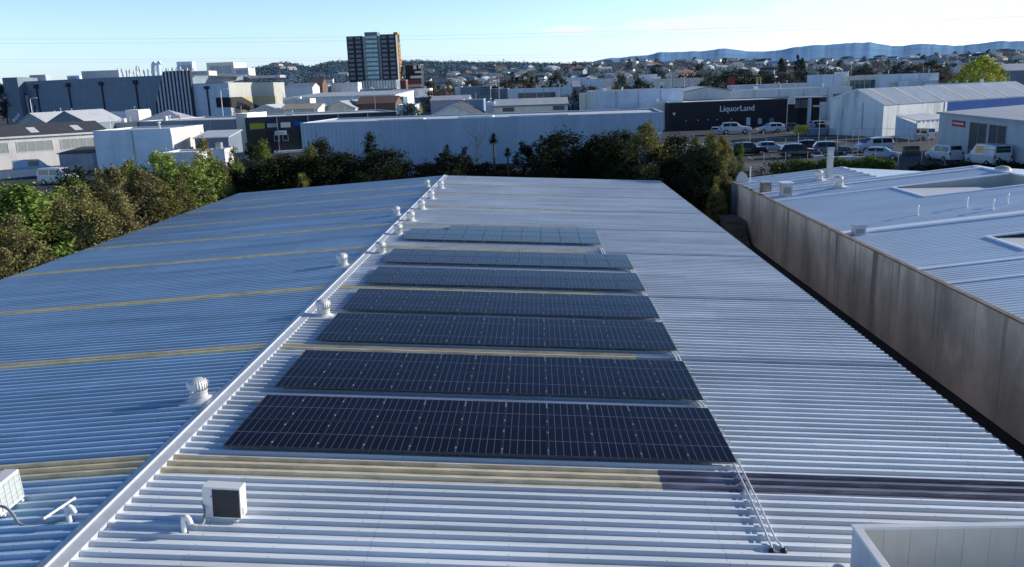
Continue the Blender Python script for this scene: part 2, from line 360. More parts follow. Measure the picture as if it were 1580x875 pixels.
for r, y0 in enumerate(ROWY):
    ncol = 11 if r < 6 else 10; ntier = 2 if r < 6 else 3
    for tr in range(ntier):
        tiern = ['near', 'far'][tr] if ntier == 2 else ['near', 'middle', 'far'][tr]
        yc = y0+MH/2+tr*(MH+GAP)
        c0 = 2 if (r == 6 and tr == 2) else 0
        for c in range(c0, ncol):
            d = (c+.5)*MW+c*GAP; x = XL+d*math.cos(SL)
            lab = f'{ORD[c]} panel from the ridge in the {tiern} tier of the {ROWN[r]} solar row'
            p = proto if first else dup(proto)
            first = False
            p.location = slope_frame(x, yc, LIFT); p.rotation_euler = (0, SL, 0); p['label'] = lab
        for q, fy in enumerate((.21, .79) if tr else (.16, .8)):
            yr = y0+tr*(MH+GAP)+fy*MH
            rl = thing('mounting_rail', f'{["nearer","farther"][q]} aluminium rail with clamps under the {tiern} tier of the {ROWN[r]} solar row', 'rail', slope_frame(XL+c0*(MW+GAP), yr, LIFT-.036), (0, SL, 0), 'aluminium rails under the solar rows')
            if railmesh is None or r == 6:
                n = ncol-c0; mb = MB(); mb.box(-.04, n*(MW+GAP)+.08, -.02, .02, -.045, 0)
                for k in range(n+1):
                    mb.box(k*(MW+GAP)+.1, k*(MW+GAP)+.14, -.02, .02, -LIFT+.036+.045-.045, -.045)
                rm = mb.build('rail', M_ALU, rl)
                if r == 0: railmesh = rm.data
            else:
                rm = bpy.data.objects.new('rail', railmesh); COL.objects.link(rm); rm.parent = rl
            for k in range(1, ncol-c0):
                if clampmesh is None:
                    cl = clampm.build('clamp', M_ALU, rl); clampmesh = cl.data
                else:
                    cl = bpy.data.objects.new('clamp', clampmesh); COL.objects.link(cl); cl.parent = rl
                cl.location = (k*(MW+GAP)-GAP/2, 0, .038)

# ------------------------------------------------------------------ turbine ventilators
M_VENT = mat('spun_aluminium', (.76, .76, .75), rough=.5, metal=.15, var=.1, scale=4)
M_FLASH = mat('white_flashing', (.68, .69, .70), rough=.5, var=.08, dirt=((.4, .4, .4), .5, 2, (1, 1, 1)))
vt = thing('roof_ventilator', '-', 'ventilator', group='turbine ventilators along the ridge')
mb = MB(); mb.box(-.46, .46, -.42, .42, .045, .06); mb.lathe([(.40, .06), (.30, .10), (.25, .16)], n=20); mb.build('base_flashing', M_FLASH, vt)
mb = MB(); mb.lathe([(.235, .06), (.235, .33), (.26, .34), (.26, .37)], n=24); mb.build('throat', M_VENT, vt)
mb = MB(); n = 26
for k in range(n):
    a = 2*PI*k/n; vs = []
    for j in range(7):
        u = j/6; ph = -1.05+u*2.3; R_ = .315*math.cos(ph*.82)**.55 if abs(ph*.82) < PI/2 else .05
        z = .53+.17*math.sin(ph*.95)
        for da, rr in ((0, R_), (.30, R_*.93)):
            vs.append((rr*math.cos(a+da), rr*math.sin(a+da), z))
    mb.add(vs, [(2*j, 2*j+1, 2*j+3, 2*j+2) for j in range(6)], 0, False)
mb.lathe([(.16, .37), (.20, .39), (.20, .42)], n=24); mb.lathe([(.20, .672), (.17, .69), (.08, .705), (.001, .71)], n=24)
mb.build('turbine', M_VENT, vt, recalc=False)
VENTS = [(-9.98, 22.4, 'large turbine ventilator nearest the camera, on the left slope beside the ridge'), (-8.62, 31.4, 'turbine ventilator on the right slope beside the left end of the third solar row'),
         (-9.98, 40.8, 'turbine ventilator standing alone on the left slope, beside the fifth solar row'), (-8.62, 43.9, 'turbine ventilator right of the ridge, level with the sixth solar row'),
         (-8.62, 49.7, 'turbine ventilator right of the ridge at the corner of the farthest solar row'), (-8.62, 54.9, 'turbine ventilator right of the ridge just beyond the farthest solar row'),
         (-9.98, 57.5, 'turbine ventilator left of the ridge in the far cluster, the nearer of two there'), (-8.62, 60.3, 'middle turbine ventilator right of the ridge in the far cluster'),
         (-8.62, 66.0, 'turbine ventilator right of the ridge, second from the far roof end'), (-8.62, 73.0, 'turbine ventilator right of the ridge, closest to the far roof end'), (-9.98, 74.3, 'low turbine ventilator left of the ridge close to the far roof end')]
for i, (x, y, lab) in enumerate(VENTS):
    o = vt if i == 0 else dup(vt)
    s = -SL if x < RX else SL
    o.location = (x, y, rz(x)); o.rotation_euler = (0, s*.999, 0); o['label'] = lab
    if i: o.rotation_euler = (0, s, 0)

# ------------------------------------------------------------------ air-conditioning units
M_WHITE = mat('white_enamel', (.78, .78, .76), rough=.35, var=.05); M_GRILLE = mat('dark_grille', (.05, .055, .065), rough=.5, var=.2, scale=6)
M_COIL = mat('pale_coil_fins', (.42, .46, .44), rough=.55, var=.15, scale=6); M_BLACK = mat('black_plastic', (.018, .018, .02), rough=.5); M_LAG = mat('grey_lagging', (.30, .30, .31), rough=.7, var=.3, scale=8)
def ac_unit(label, loc, rot, back):
    t = thing('air_conditioner', label, 'air conditioner', loc, rot)     # front towards local -Y
    w, d, h = .82, .32, .70
    mb = MB(); mb.bevel_box(-w/2, w/2, 0, d, .09, .09+h, .015); mb.build('casing', M_WHITE, t)
    for x in (-.3, .3):
        mb = MB(); mb.box(x-.03, x+.03, -.03, d+.03, 0.04, .088); mb.build('foot', M_WHITE, t)
    if not back:
        mb = MB(); mb.box(-.19, .385, -.006, .01, .13, .755); mb.build('fan_opening', M_GRILLE, t)
        mb = MB()
        for k in range(16): mb.box(-.19, .385, -.012, -.007, .14+k*.04, .147+k*.04)
        for k in range(10): mb.box(-.185+k*.062, -.181+k*.062, -.017, -.0125, .13, .755)
        mb.lathe([(.255, -.0), (.262, .004)], n=32)
        mb.build('grille', M_BLACK, t)
        mb = MB(); mb.box(-.225, -.205, -.012, -.002, .58, .61); mb.build('badge', M_BLACK, t)
    else:
        mb = MB(); mb.box(-.33, .375, -.006, .01, .15, .745); mb.build('coil', M_COIL, t)
        mb = MB()
        for k in range(6): mb.box(-.33, .375, -.016, -.007, .15+k*.117, .158+k*.117)
        for k in range(5): mb.box(-.33+k*.174, -.322+k*.174, -.026, -.017, .15, .745)
        mb.build('guard', M_WHITE, t)
    mb = MB(); mb.box(w/2, w/2+.03, .06, .16, .16, .34); mb.build('valve_cover', M_WHITE, t)
    return t
ac_unit('white air conditioner with dark square fan grille, right of the ridge', (-6.82, 15.62, rz(-6.82)), (0, SL, math.radians(-2)), False)
ac_unit('white air conditioner with pale gridded coil at the left edge of the roof', (-11.72, 16.28, rz(-11.72)), (0, -SL, math.radians(88)), True)
def bent(pts, k=5):
    out = []
    P = [Vector(p) for p in pts]
    for i in range(len(P)-1):
        a = P[max(i-1, 0)]; b = P[i]; c = P[i+1]; d = P[min(i+2, len(P)-1)]
        for j in range(k):
            u = j/k; out.append(.5*((2*b)+(c-a)*u+(2*a-5*b+4*c-d)*u*u+(3*b-3*c+d-a)*u**3))
    return out+[P[-1]]
def gooseneck(label, x, y, s):
    t = thing('pipe_penetration', label, 'roof pipe', (x, y, rz(x)), (0, s*SL, 0), 'white goosenecks for the air conditioner pipes')
    mb = MB(); mb.lathe([(.10, .0), (.085, .04), (.062, .06)], n=16); mb.build('boot', M_BLACK, t)
    mb = MB(); mb.tube(bent([(0, 0, .05), (0, 0, .22), (.005, 0, .34), (.05, .0, .40), (.11, 0, .36), (.15, .0, .25)]), .055, 12); mb.build('elbow_pipe', M_WHITE, t)
gooseneck('short white gooseneck pipe beside the dark-grilled air conditioner', -7.42, 15.1, 1)
gooseneck('short white gooseneck pipe just left of the ridge', -9.98, 15.45, -1)
def rp(x, y, up): return (x, y, rz(x)+up)
mb = MB(); mb.tube(bent([rp(-7.27, 15.1, .27), rp(-7.2, 15.2, .16), rp(-7.1, 15.3, .14), rp(-7.12, 15.5, .3), rp(-7.24, 15.72, .42)]), .028, 8)
tag(mb.build('refrigerant_pipe', M_LAG), 'dark lagged pipe from the gooseneck up to the dark-grilled air conditioner', 'pipe')
mb = MB(); mb.tube(bent([rp(-11.75, 15.86, .33), rp(-11.5, 15.74, .34), rp(-11.3, 15.64, .22), rp(-11.0, 15.42, .075), rp(-10.5, 15.42, .07), rp(-10.12, 15.45, .12), rp(-9.95, 15.45, .22)]), .032, 8)
tag(mb.build('refrigerant_pipe', M_LAG), 'lagged pipe snaking over the roof from the left air conditioner', 'pipe')
mb = MB(); mb.tube([rp(-10.62, 15.6, .10), rp(-10.42, 16.45, .11)], .03, 8); mb.tube([rp(-10.62, 15.6, .10), rp(-10.625, 15.58, .10)], .034, 8)
tag(mb.build('loose_pipe', M_WHITE), 'loose white plastic pipe lying on the roof near the left air conditioner', 'pipe')

# conduits from the rows
M_COND = mat('white_conduit', (.70, .71, .73), rough=.45, var=.06)
for k, dx in enumerate((0, .14)):
    pts = bent([rp(4.62+dx, 19.1, .14), rp(4.6+dx, 17.6, .13), rp(4.55+dx, 16.0, .13), rp(4.52+dx*1.15, 15.45, .13), rp(4.53+dx*1.5, 15.28, .10), rp(4.53+dx*1.7, 15.2, .0)])
    mb = MB(); mb.tube(pts, .022, 8)
    y = 16.2
    while y < 18.8: mb.box(4.5+dx+.04, 4.5+dx+.10, y-.015, y+.015, rz(4.6)+.04, rz(4.6)+.13); y += .36
    t = thing('cable_conduit', f'{["left","right"][k]} one of two white conduits running from the nearest solar row towards the camera', 'conduit')
    mb.build('conduit_pipe', M_COND, t)
    mb = MB(); mb.lathe([(.075, 0), (.06, .05), (.03, .08)], (4.53+dx*1.7, 15.2, rz(4.6)+.003), 14); mb.build('boot', M_BLACK, t)
for r in range(6):
    y0 = ROWY[r]+2*MH+.02; y1 = ROWY[r+1] if r < 5 else 46.6
    x = 4.5 if r < 5 else 3.4
    mb = MB(); mb.tube(bent([rp(x-.1, y0-.3, .1), rp(x+.02, y0+.1, .12), rp(x+.02, y1-.1, .12), rp(x-.1, y1+.3, .1)]), .03, 6); mb.tube(bent([rp(x+.02, y0-.3, .1), rp(x+.14, y0+.1, .12), rp(x+.14, y1-.1, .12), rp(x, y1+.3, .1)]), .03, 6)
    mb.box(x-.06, x+.2, y0+.1, y0+.22, rz(x)+.05, rz(x)+.17)
    tag(mb.build('cable_link', M_COND), f'short white cable link from the {ROWN[r]} solar row to the {ROWN[r+1]} one', 'conduit', 'cable links at the right ends of the solar rows')

# screened enclosure at the near right
M_CLAD = mat('grey_white_panel', (.66, .60, .51), rough=.55, var=.06, dirt=((.46, .42, .36), .35, 1, (1, 1, .3)))
en = thing('plant_screen', 'open-topped box of pale insulated panels at the near right corner of the roof', 'roof enclosure')
zt = 4.58; ex, ey = 5.85, 14.55
mb = MB()
for k in range(14): mb.box(ex+.07+k*.5, ex+.07+k*.5+.494, ey-.08, ey, 2.9, zt-.02)
mb.build('panel_wall', M_CLAD, en)
mb = MB(); mb.box(ex, ex+.06, ey-6, ey, 2.9, zt-.02); mb.build('panel_wall', mat('blue_grey_panel', (.50, .54, .58), rough=.5, var=.1, scale=3, stretch=(1, 1, .3)), en)
mb = MB(); mb.bevel_box(ex-.03, ex+.13, ey-6, ey-.12, zt-.02, zt+.03, .008); mb.bevel_box(ex-.03, ex+8, ey-.12, ey+.03, zt-.02, zt+.03, .008)
mb.build('cap_trim', M_WHITE, en)
t = thing('pipe_boot', 'black rubber pipe boot with a grey cap beside the panel enclosure', 'roof pipe', rp(5.55, 14.35, 0), (0, SL, 0))
mb = MB(); mb.lathe([(.16, .0), (.12, .07), (.07, .12), (.07, .2)], n=16); mb.build('boot', M_BLACK, t)
mb = MB(); mb.lathe([(.001, .26), (.1, .25), (.13, .2), (.07, .2)], n=16); mb.build('cap', M_VENT, t)
# ------------------------------------------------------------------ ground
M_ASPH = mat('asphalt', (.030, .034, .042), rough=.9, var=.35, scale=.12, dirt=((.05, .052, .056), .6, .05, (1, 1, 1)))
M_EARTH = mat('dark_earth', (.018, .018, .013), rough=.95, var=.4, scale=.4)
def gh(x, y):
    h = 0.
    if x < 18.75 and y < 100:
        a = min(1, max(0, (x+44)/8)); b = min(1, max(0, (100-y)/8)); h = -1.6*a*b
    return h
gx = [-4000, -1500, -600, -300, -150, -90, -60, -50]+[-46+2*i for i in range(30)]+[16, 18.70, 18.76, 40, 70, 120, 200, 400, 800, 1800, 4500]
gx = sorted(g for g in gx if True)
gy = [-400, -60, -20]+[84+2*i for i in range(10)]+[106, 120, 150, 200, 300, 450, 700, 1000]
vs = [(x, y, gh(x, y)) for y in gy for x in gx]; n = len(gx)
mb = MB(); mb.add(vs, [(j*n+i, j*n+i+1, (j+1)*n+i+1, (j+1)*n+i) for j in range(len(gy)-1) for i in range(n-1)])
struct(mb.build('ground', M_ASPH))
mb = MB(); mb.box(12.3, 18.6, -10, 81, -1.9, -1.24); struct(mb.build('service_lane', mat('dark_lane_ground', (.022, .019, .016), rough=.95, var=.5, scale=1)))  # plain, very dark lane ground
mb = MB(); mb.add([(-60, 86, -1.2), (60, 86, -1.2), (60, 140, .02), (-60, 140, .02)], [(0, 1, 2, 3)])
struct(mb.build('planting_bed', M_EARTH))

# ------------------------------------------------------------------ concrete wall and roof next door
WX = 18.63; WZ = 3.415
M_CONC = mat('stained_concrete', (.85, .645, .455), rough=.92, var=.25, scale=.35, stretch=(1, 1, .8), dirt=((.56, .43, .31), .8, .3, (1, 1, .7)), bump=.2, bscale=10)
def add_streaks(m, ztop):
    nt = m.node_tree; N = nt.nodes; L = nt.links; b = N['Principled BSDF']; src = b.inputs['Base Color'].links[0].from_socket
    tc = N.new('ShaderNodeTexCoord'); fac = None
    for sy, sz, lo, hi, amt in ((.30, .06, .52, .72, .75), (1.1, .045, .55, .66, .75), (2.8, .08, .59, .69, .5)):
        mp = N.new('ShaderNodeMapping'); mp.inputs['Scale'].default_value = (1, sy, sz); L.new(tc.outputs['Object'], mp.inputs['Vector'])
        n = N.new('ShaderNodeTexNoise'); n.inputs['Scale'].default_value = 1; n.inputs['Detail'].default_value = 5; n.inputs['Distortion'].default_value = .15; L.new(mp.outputs[0], n.inputs['Vector'])
        r = N.new('ShaderNodeMapRange'); r.inputs['From Min'].default_value = lo; r.inputs['From Max'].default_value = hi; r.inputs['To Max'].default_value = amt; L.new(n.outputs['Fac'], r.inputs['Value'])
        if fac is None: fac = r.outputs[0]
        else:
            k = N.new('ShaderNodeMath'); k.operation = 'MAXIMUM'; L.new(fac, k.inputs[0]); L.new(r.outputs[0], k.inputs[1]); fac = k.outputs[0]
    sp = N.new('ShaderNodeSeparateXYZ'); L.new(tc.outputs['Object'], sp.inputs[0])
    g = N.new('ShaderNodeMapRange'); g.inputs['From Min'].default_value = ztop-5; g.inputs['From Max'].default_value = ztop-.3; g.inputs['To Min'].default_value = .25; g.inputs['To Max'].default_value = 1; L.new(sp.outputs[2], g.inputs['Value'])
    k = N.new('ShaderNodeMath'); k.operation = 'MULTIPLY'; L.new(fac, k.inputs[0]); L.new(g.outputs[0], k.inputs[1])
    mx = N.new('ShaderNodeMix'); mx.data_type = 'RGBA'; L.new(k.outputs[0], mx.inputs['Factor']); L.new(src, mx.inputs['A']); mx.inputs['B'].default_value = (.115, .085, .070, 1); L.new(mx.outputs['Result'], b.inputs['Base Color'])
add_streaks(M_CONC, WZ)
M_CONC2 = mat('plain_concrete', (.24, .24, .235), rough=.9, var=.2, scale=1, stretch=(1, 1, .3), dirt=((.07, .07, .07), .6, 1, (1, 2, .1)))
cw = thing('concrete_wall', 'tall stained concrete boundary wall along the right side of the warehouse', 'wall')
mb = MB(); y = 8.
while y < 77:
    y2 = min(y+7.5, 77.8); mb.box(WX, WX+.2, y, y2-.03, -1.7, WZ-.06); y += 7.5
mb.box(WX+.03, WX+.18, 8, 77.7, -1.7, WZ-.07)
mb.build('wall_panels', M_CONC, cw)
mb = MB(); mb.box(WX-.05, WX+.15, 77.85, 80.5, -1.7, WZ-.02); mb.build('end_panel', M_CONC2, cw)
mb = MB(); mb.box(WX-.02, WX+.23, 8, 77.8, WZ-.056, WZ+.02); mb.build('coping', mat('rusty_coping', (.22, .165, .125), rough=.85, var=.4, scale=2, stretch=(1, .6, 1)), cw)

NT = math.tan(math.radians(5.1)); NX = 18.92; NZ = 2.956
def nz_(x): return NZ+(x-18.9)*NT
M_NROOF = mat('pale_roofing', (.67, .80, .89), rough=.45, metal=.15, var=.08, scale=.6, stretch=(.15, 1, 1), dirt=((.56, .65, .73), .5, .6, (.12, .8, 1)))
M_NFLASH = mat('bright_flashing', (.90, .92, .94), rough=.4, metal=.0, var=.05)
nb = thing('next_door_warehouse', 'neighbouring warehouse with pale blue-grey metal roof behind the concrete wall', 'warehouse')
RIDX = 38.6
H1 = (29.0, 68.6, 63.0); H2 = (25.9, 47.9, 44.2)
mbr = MB()
for (x0, x1, y0, y1) in ((NX, RIDX, 68.6, 74.65), (NX, H1[0], 63.0, 68.6), (NX, RIDX, 47.9, 63.0), (NX, H2[0], 44.2, 47.9), (NX, RIDX, 5, 44.2), (34.4, RIDX, 44.2, 47.9)):
    corr(mbr, [x0, x1], y0, y1, nz_, pitch=.36, h=.028, wb=.16, wt=.07, phase=0)
mbr.build('roof', M_NROOF, nb)
zr = nz_(RIDX)
mb = MB(); mb.add([(RIDX, 5, zr+.02), (RIDX, 74.65, zr+.02), (RIDX+19, 74.65, zr-1.6), (RIDX+19, 5, zr-1.6)], [(0, 1, 2, 3)]); o = mb.build('roof', M_NROOF, nb)
gX, gz = 30.4, nz_(30.4)
mb = MB(); mb.add([(NX, 74.7, nz_(NX)), (gX, 74.7, gz), (gX, 84.2, gz), (NX, 84.2, nz_(NX))], [(0, 1, 2, 3)])
mb.add([(gX, 74.7, gz), (gX+13, 74.7, gz-1.0), (gX+13, 84.2, gz-1.0), (gX, 84.2, gz)], [(0, 1, 2, 3)]); mb.build('roof', M_NROOF, nb)
mb = MB()
for y in (75.5, 77.1, 78.7, 80.4, 82.0, 83.6):
    xa, xb = NX+.1, gX-.1
    mb.add([(xa, y-.23, nz_(xa)+.01), (xa, y-.08, nz_(xa)+.17), (xa, y+.08, nz_(xa)+.17), (xa, y+.23, nz_(xa)+.01), (xb, y-.23, gz), (xb, y-.08, gz+.16), (xb, y+.08, gz+.16), (xb, y+.23, gz)], [(0, 1, 5, 4), (1, 2, 6, 5), (2, 3, 7, 6), (0, 3, 2, 1), (4, 5, 6, 7)])
mb.build('standing_seam', M_NFLASH, nb)
mb = MB(); mb.box(gX-.2, gX+.2, 74.7, 84.25, gz-.01, gz+.09); mb.build('ridge_cap', M_NFLASH, nb)
mb = MB(); xe = RIDX-.35
for y, w, up in ((42.5, .13, .07), (53.1, .34, .13), (68.72, .1, .07), (73.2, .13, .11), (62.9, .08, .07), (74.65, .1, .09), (39.4, .07, .05), (48.02, .07, .08)):
    xa = NX+.06 if y not in (62.9, 48.02) else (H1[0] if y > 60 else H2[0])
    mb.add([(xa, y-w, nz_(xa)+.04), (xa, y+w, nz_(xa)+.04), (xe, y+w, nz_(xe)+.04), (xe, y-w, nz_(xe)+.04), (xa, y-w, nz_(xa)+.04+up), (xa, y+w, nz_(xa)+.04+up), (xe, y+w, nz_(xe)+.04+up), (xe, y-w, nz_(xe)+.04+up)],
           [(4, 5, 6, 7), (0, 4, 7, 3), (1, 2, 6, 5), (0, 1, 5, 4)])
mb.build('flashing_strip', M_NFLASH, nb)
mb = MB(); mb.box(RIDX-.27, RIDX+.27, 5, 74.8, zr+.0, zr+.12); mb.build('ridge_cap', M_NFLASH, nb)
M_BEIGE = mat('beige_cladding', (.50, .48, .43), rough=.7, var=.06); M_WELLF = mat('well_floor', (.66, .67, .67), rough=.6, var=.06)
for k, (x0, yf, yn) in enumerate((H1, H2)):
    x1 = RIDX-.1 if k == 0 else 34.4; zf = nz_(x0)
    f = MB().quad((x0, yn, zf-.016), (x1, yn, zf-.016), (x1, yf, zf-.016), (x0, yf, zf-.016)).build('well_floor', M_WELLF, nb)
    w = MB(); w.add([(x0, yf-.004, zf-.016), (x1, yf-.004, zf-.016), (x1, yf-.004, nz_(x1)+.04)], [(0, 1, 2)]); w.build('well_wall', M_BEIGE if k == 0 else M_BLACK, nb)
    w = MB(); w.box(x0-.16, x0+.03, yn-.13, yf+.13, zf+.005, zf+.11); w.build('well_edge', M_NFLASH, nb)
    w = MB(); w.add([(x0, yn+.004, zf-.016), (x1, yn+.004, zf-.016), (x1, yn+.004, nz_(x1))], [(0, 1, 2)]); w.add([(x1, yn, zf-.016), (x1, yf, zf-.016), (x1, yf, nz_(x1)), (x1, yn, nz_(x1))], [(0, 1, 2, 3)]); w.build('well_wall', M_BEIGE, nb)
mb = MB(); mb.box(19.1, 43, 84.0, 84.15, 0, 2.8); mb.box(18.93, 19.09, 5, 84.15, -1, 2.9); mb.box(43, 57, 74.2, 74.4, 0, 3.0); mb.build('wall', M_CONC2, nb)

# things on the neighbour's roof
M_GALV = mat('galvanised_steel', (.42, .44, .46), rough=.45, metal=.4, var=.15, scale=3)
for x, y, lab in ((25.7, 76.8, 'grey turbine ventilator on the next-door roof, just left of the tall flue'), (25.75, 71.8, 'grey turbine ventilator on the next-door roof, in front of the tall flue')):
    o = dup(vt, (x, y, nz_(x)), (0, -math.radians(5.1), 0), lab, 1.5); o['group'] = 'ventilators on the next-door roof'
t = thing('flue', 'tall square pale flue rising from the next-door roof', 'flue', (26.95, 77.8, nz_(26.95)))
mb = MB(); mb.box(-.23, .23, -.23, .23, 0, 2.63); mb.build('shaft', mat('pale_flue', (.55, .56, .52), rough=.6, var=.15), t)
mb = MB(); mb.box(-.28, .28, -.28, .28, 2.64, 2.86); mb.build('cowl', M_GALV, t)
mb = MB(); mb.box(-.4, .4, -.4, .4, 0.0, .16); mb.build('base_flashing', M_FLASH, t)
P_LOUV = mat('grey_louvre', (.24, .25, .26), rough=.6)
def roof_box(lab, x, y, w, d, h, m1, m2, name='exhaust_unit'):
    t = thing(name, lab, 'exhaust unit', (x, y, nz_(x)))
    mb = MB(); mb.bevel_box(-w/2, w/2, -d/2, d/2, .0, h, .02); mb.build('casing', m1, t)
    mb = MB(); mb.bevel_box(-w/2-.06, w/2+.06, -d/2-.06, d/2+.06, h+.003, h+.09, .015); mb.build('lid', m2, t)
    mb = MB(); mb.box(-w*.35, w*.35, -d/2-.012, -d/2-.002, h*.2, h*.7); mb.build('louvre', P_LOUV, t); return t
roof_box('rusty brown exhaust box on the next-door roof against the wall', 20.1, 74.0, .85, .8, .9, mat('rusted_box', (.22, .16, .13), rough=.8, var=.5, scale=3), M_GALV)
roof_box('taller pale exhaust box nearer than the rusty one on the next-door roof', 21.0, 71.0, .9, .8, 1.1, M_GALV, M_NFLASH)
roof_box('small blue-grey box at the wall end of the broad roof flashing', 20.25, 52.6, .75, .55, .57, mat('blue_grey_metal', (.36, .45, .55), rough=.5), M_GALV)
t = thing('roof_cowl', 'curved pale duct cowl at the far end of the concrete wall', 'cowl', (19.8, 81.6, nz_(19.8)))
mb = MB(); mb.prism([(-1.0, -.27), (1.0, -.27), (.97, .6), (.68, 1.15), (.2, 1.42), (-.4, 1.35), (-.8, .8)], 'y', -.34, .34); mb.build('hood', M_GALV, t)
mb = MB(); mb.tube([(1.28, -.27, -.27), (1.28, -.27, 2.1)], .09, 8); mb.build('flue_pipe', M_FLASH, t); t.scale = (.62, .62, .78)
pp = None
for i, (x, y, lab) in enumerate(((25.65, 56.6, 'leftmost of the small white vent pipes on the next-door roof'), (29.3, 57.4, 'second small white vent pipe from the left on the next-door roof'), (30.1, 55.6, 'third small white vent pipe, nearest the roof flashing'), (31.8, 57.0, 'rightmost of the small white vent pipes on the next-door roof'))):
    if pp is None:
        pp = thing('vent_pipe', lab, 'vent pipe', group='small white vent pipes on the next-door roof')
        mb = MB(); mb.lathe([(.095, 0), (.075, .07), (.075, .57)], n=12); mb.build('pipe', M_WHITE, pp)
        mb = MB(); mb.lathe([(.10, .54), (.115, .62), (.07, .70), (.001, .73)], n=12); mb.build('cap', M_WHITE, pp); o = pp
    else: o = dup(pp, label=lab)
    o.location = (x, y, nz_(x))
t = thing('dome_vent', 'low round dome vent on the far ridge of the next-door roof', 'dome vent', (38.75, 70.6, zr+.1))
mb = MB(); mb.lathe([(.65, 0), (.61, .13)], n=20); mb.build('curb', M_FLASH, t); mb = MB(); mb.lathe([(.61, .13), (.5, .27), (.27, .35), (.001, .38)], n=20); mb.build('dome', mat('yellowed_dome', (.55, .52, .40), rough=.3), t)
# boards and lamp at the far end of the lane
M_TIMB = mat('weathered_timber', (.20, .16, .13), rough=.9, var=.35, scale=3, rand=.2)
t = thing('timber_stack', 'stepped stack of brown timber boards between roof and concrete wall', 'timber stack', (17.5, 73.6, -1.24))
for k in range(9):
    mb = MB()
    for j in range(3): mb.box(-.7+rnd.uniform(-.06, .06), .75, -2.2+k*.3+j*1.35+.02, -2.2+k*.3+j*1.35+1.28, k*.215, k*.215+.14)
    mb.box(-.6, .68, -1.8+k*.3, 1.5, k*.215+.142, k*.215+.212); mb.build('board_layer', M_TIMB, t)
t = thing('globe_lamp', 'white globe lamp at the far corner of the concrete wall', 'lamp', (17.95, 82.8, -2.05))
mb = MB(); mb.tube([(0, 0, 0), (0, 0, 3.1)], .06, 8); mb.build('post', M_BLACK, t)
mb = MB(); mb.lathe([(.001, 3.0), (.19, 3.03), (.33, 3.18), (.37, 3.38), (.33, 3.57), (.19, 3.72), (.001, 3.75)], n=18); mb.build('globe', mat('opal_globe', (.8, .8, .78), rough=.25), t)

# ------------------------------------------------------------------ trees
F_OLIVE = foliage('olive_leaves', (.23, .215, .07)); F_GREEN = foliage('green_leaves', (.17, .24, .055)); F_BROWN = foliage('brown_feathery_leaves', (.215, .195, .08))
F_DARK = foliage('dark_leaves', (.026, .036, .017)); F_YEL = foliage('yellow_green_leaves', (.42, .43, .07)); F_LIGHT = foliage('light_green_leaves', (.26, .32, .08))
F_RUST = foliage('rusty_fronds', (.16, .10, .03)); F_FAR = foliage('distant_leaves', (.09, .12, .11), rand=.35); F_FARB = foliage('distant_brown_leaves', (.11, .095, .08), rand=.3)
M_BARK = mat('bark', (.09, .07, .055), rough=.95, var=.3, scale=4)
def leaf_quad(mb, p, s, r, droop=0.):
    a = r.uniform(0, 2*PI); b = r.uniform(-.9, .9)
    u = Vector((math.cos(a)*math.cos(b), math.sin(a)*math.cos(b), math.sin(b)-droop)); w = u.orthogonal().normalized()
    w.rotate(Matrix.Rotation(r.uniform(0, 2*PI), 3, u.normalized())); L_ = s*r.uniform(.7, 1.5); W_ = s*r.uniform(.35, .6)
    mb.add([p-u*L_*.5, p+w*W_*.5, p+u*L_*.5, p-w*W_*.5], [(0, 1, 2, 3)])
def crown_mesh(name, m, rx, rzv, zc, nclump, nleaf, leaf, seed, shape='round', cl=.26, droop=0.):
    r = random.Random(seed); mb = MB()
    lob = [(r.uniform(0, 2*PI), r.uniform(-.5, .9), r.uniform(.15, .4)) for _ in range(6)]
    for k in range(nclump):
        while True:
            v = Vector((r.uniform(-1, 1), r.uniform(-1, 1), r.uniform(-1, 1)))
            if .25 < v.length < 1: break
        v = v.normalized()*(v.length**.45)
        u = (v.z+1)/2
        if shape == 'cone': wv = (1-u)**.8*.95+.10
        elif shape == 'column': wv = .55+.45*math.sin(u*PI)
        else: wv = 1
        h = math.hypot(v.x, v.y) or 1e-6
        sc = 1
        for (a, zz, g) in lob:
            d = abs((math.atan2(v.y, v.x)-a+PI) % (2*PI)-PI); sc += g*math.exp(-(d/.5)**2-((v.z-zz)/.4)**2)-.06
        if shape in ('cone', 'column'): c = Vector((v.x/h*min(h*1.3, 1)*wv*rx*sc, v.y/h*min(h*1.3, 1)*wv*rx*sc, zc+v.z*rzv))
        else: c = Vector((v.x*rx*sc, v.y*rx*sc, zc+v.z*rzv*(.85+.25*sc*.6)))
        cr = cl*rx*r.uniform(.6, 1.25)
        for j in range(nleaf):
            q = Vector((r.gauss(0, .5), r.gauss(0, .5), r.gauss(0, .45)))*cr
            leaf_quad(mb, c+q, leaf*r.uniform(.7, 1.3), r, droop)
    me = bpy.data.meshes.new(name); me.from_pydata(mb.v, [], mb.f); me.materials.append(m); return me
def trunk_mesh(h, r0, rx, zc, seed, nb=7):
    r = random.Random(seed); mb = MB()
    mb.tube([(0, 0, -.3), (r.uniform(-.1, .1), r.uniform(-.1, .1), h*.4), (r.uniform(-.3, .3), r.uniform(-.3, .3), h)], [r0, r0*.75, r0*.3], 8)
    for k in range(nb):
        a = r.uniform(0, 2*PI); z = h*r.uniform(.3, .8)
        mb.tube([(0, 0, z), (math.cos(a)*rx*.4, math.sin(a)*rx*.4, z+rx*.35), (math.cos(a)*rx*.75, math.sin(a)*rx*.75, z+rx*.75)], [r0*.45, r0*.3, r0*.1], 6)
    me = bpy.data.meshes.new('trunk'); me.from_pydata(mb.v, [], mb.f); me.materials.append(M_BARK); return me
KIND = {}
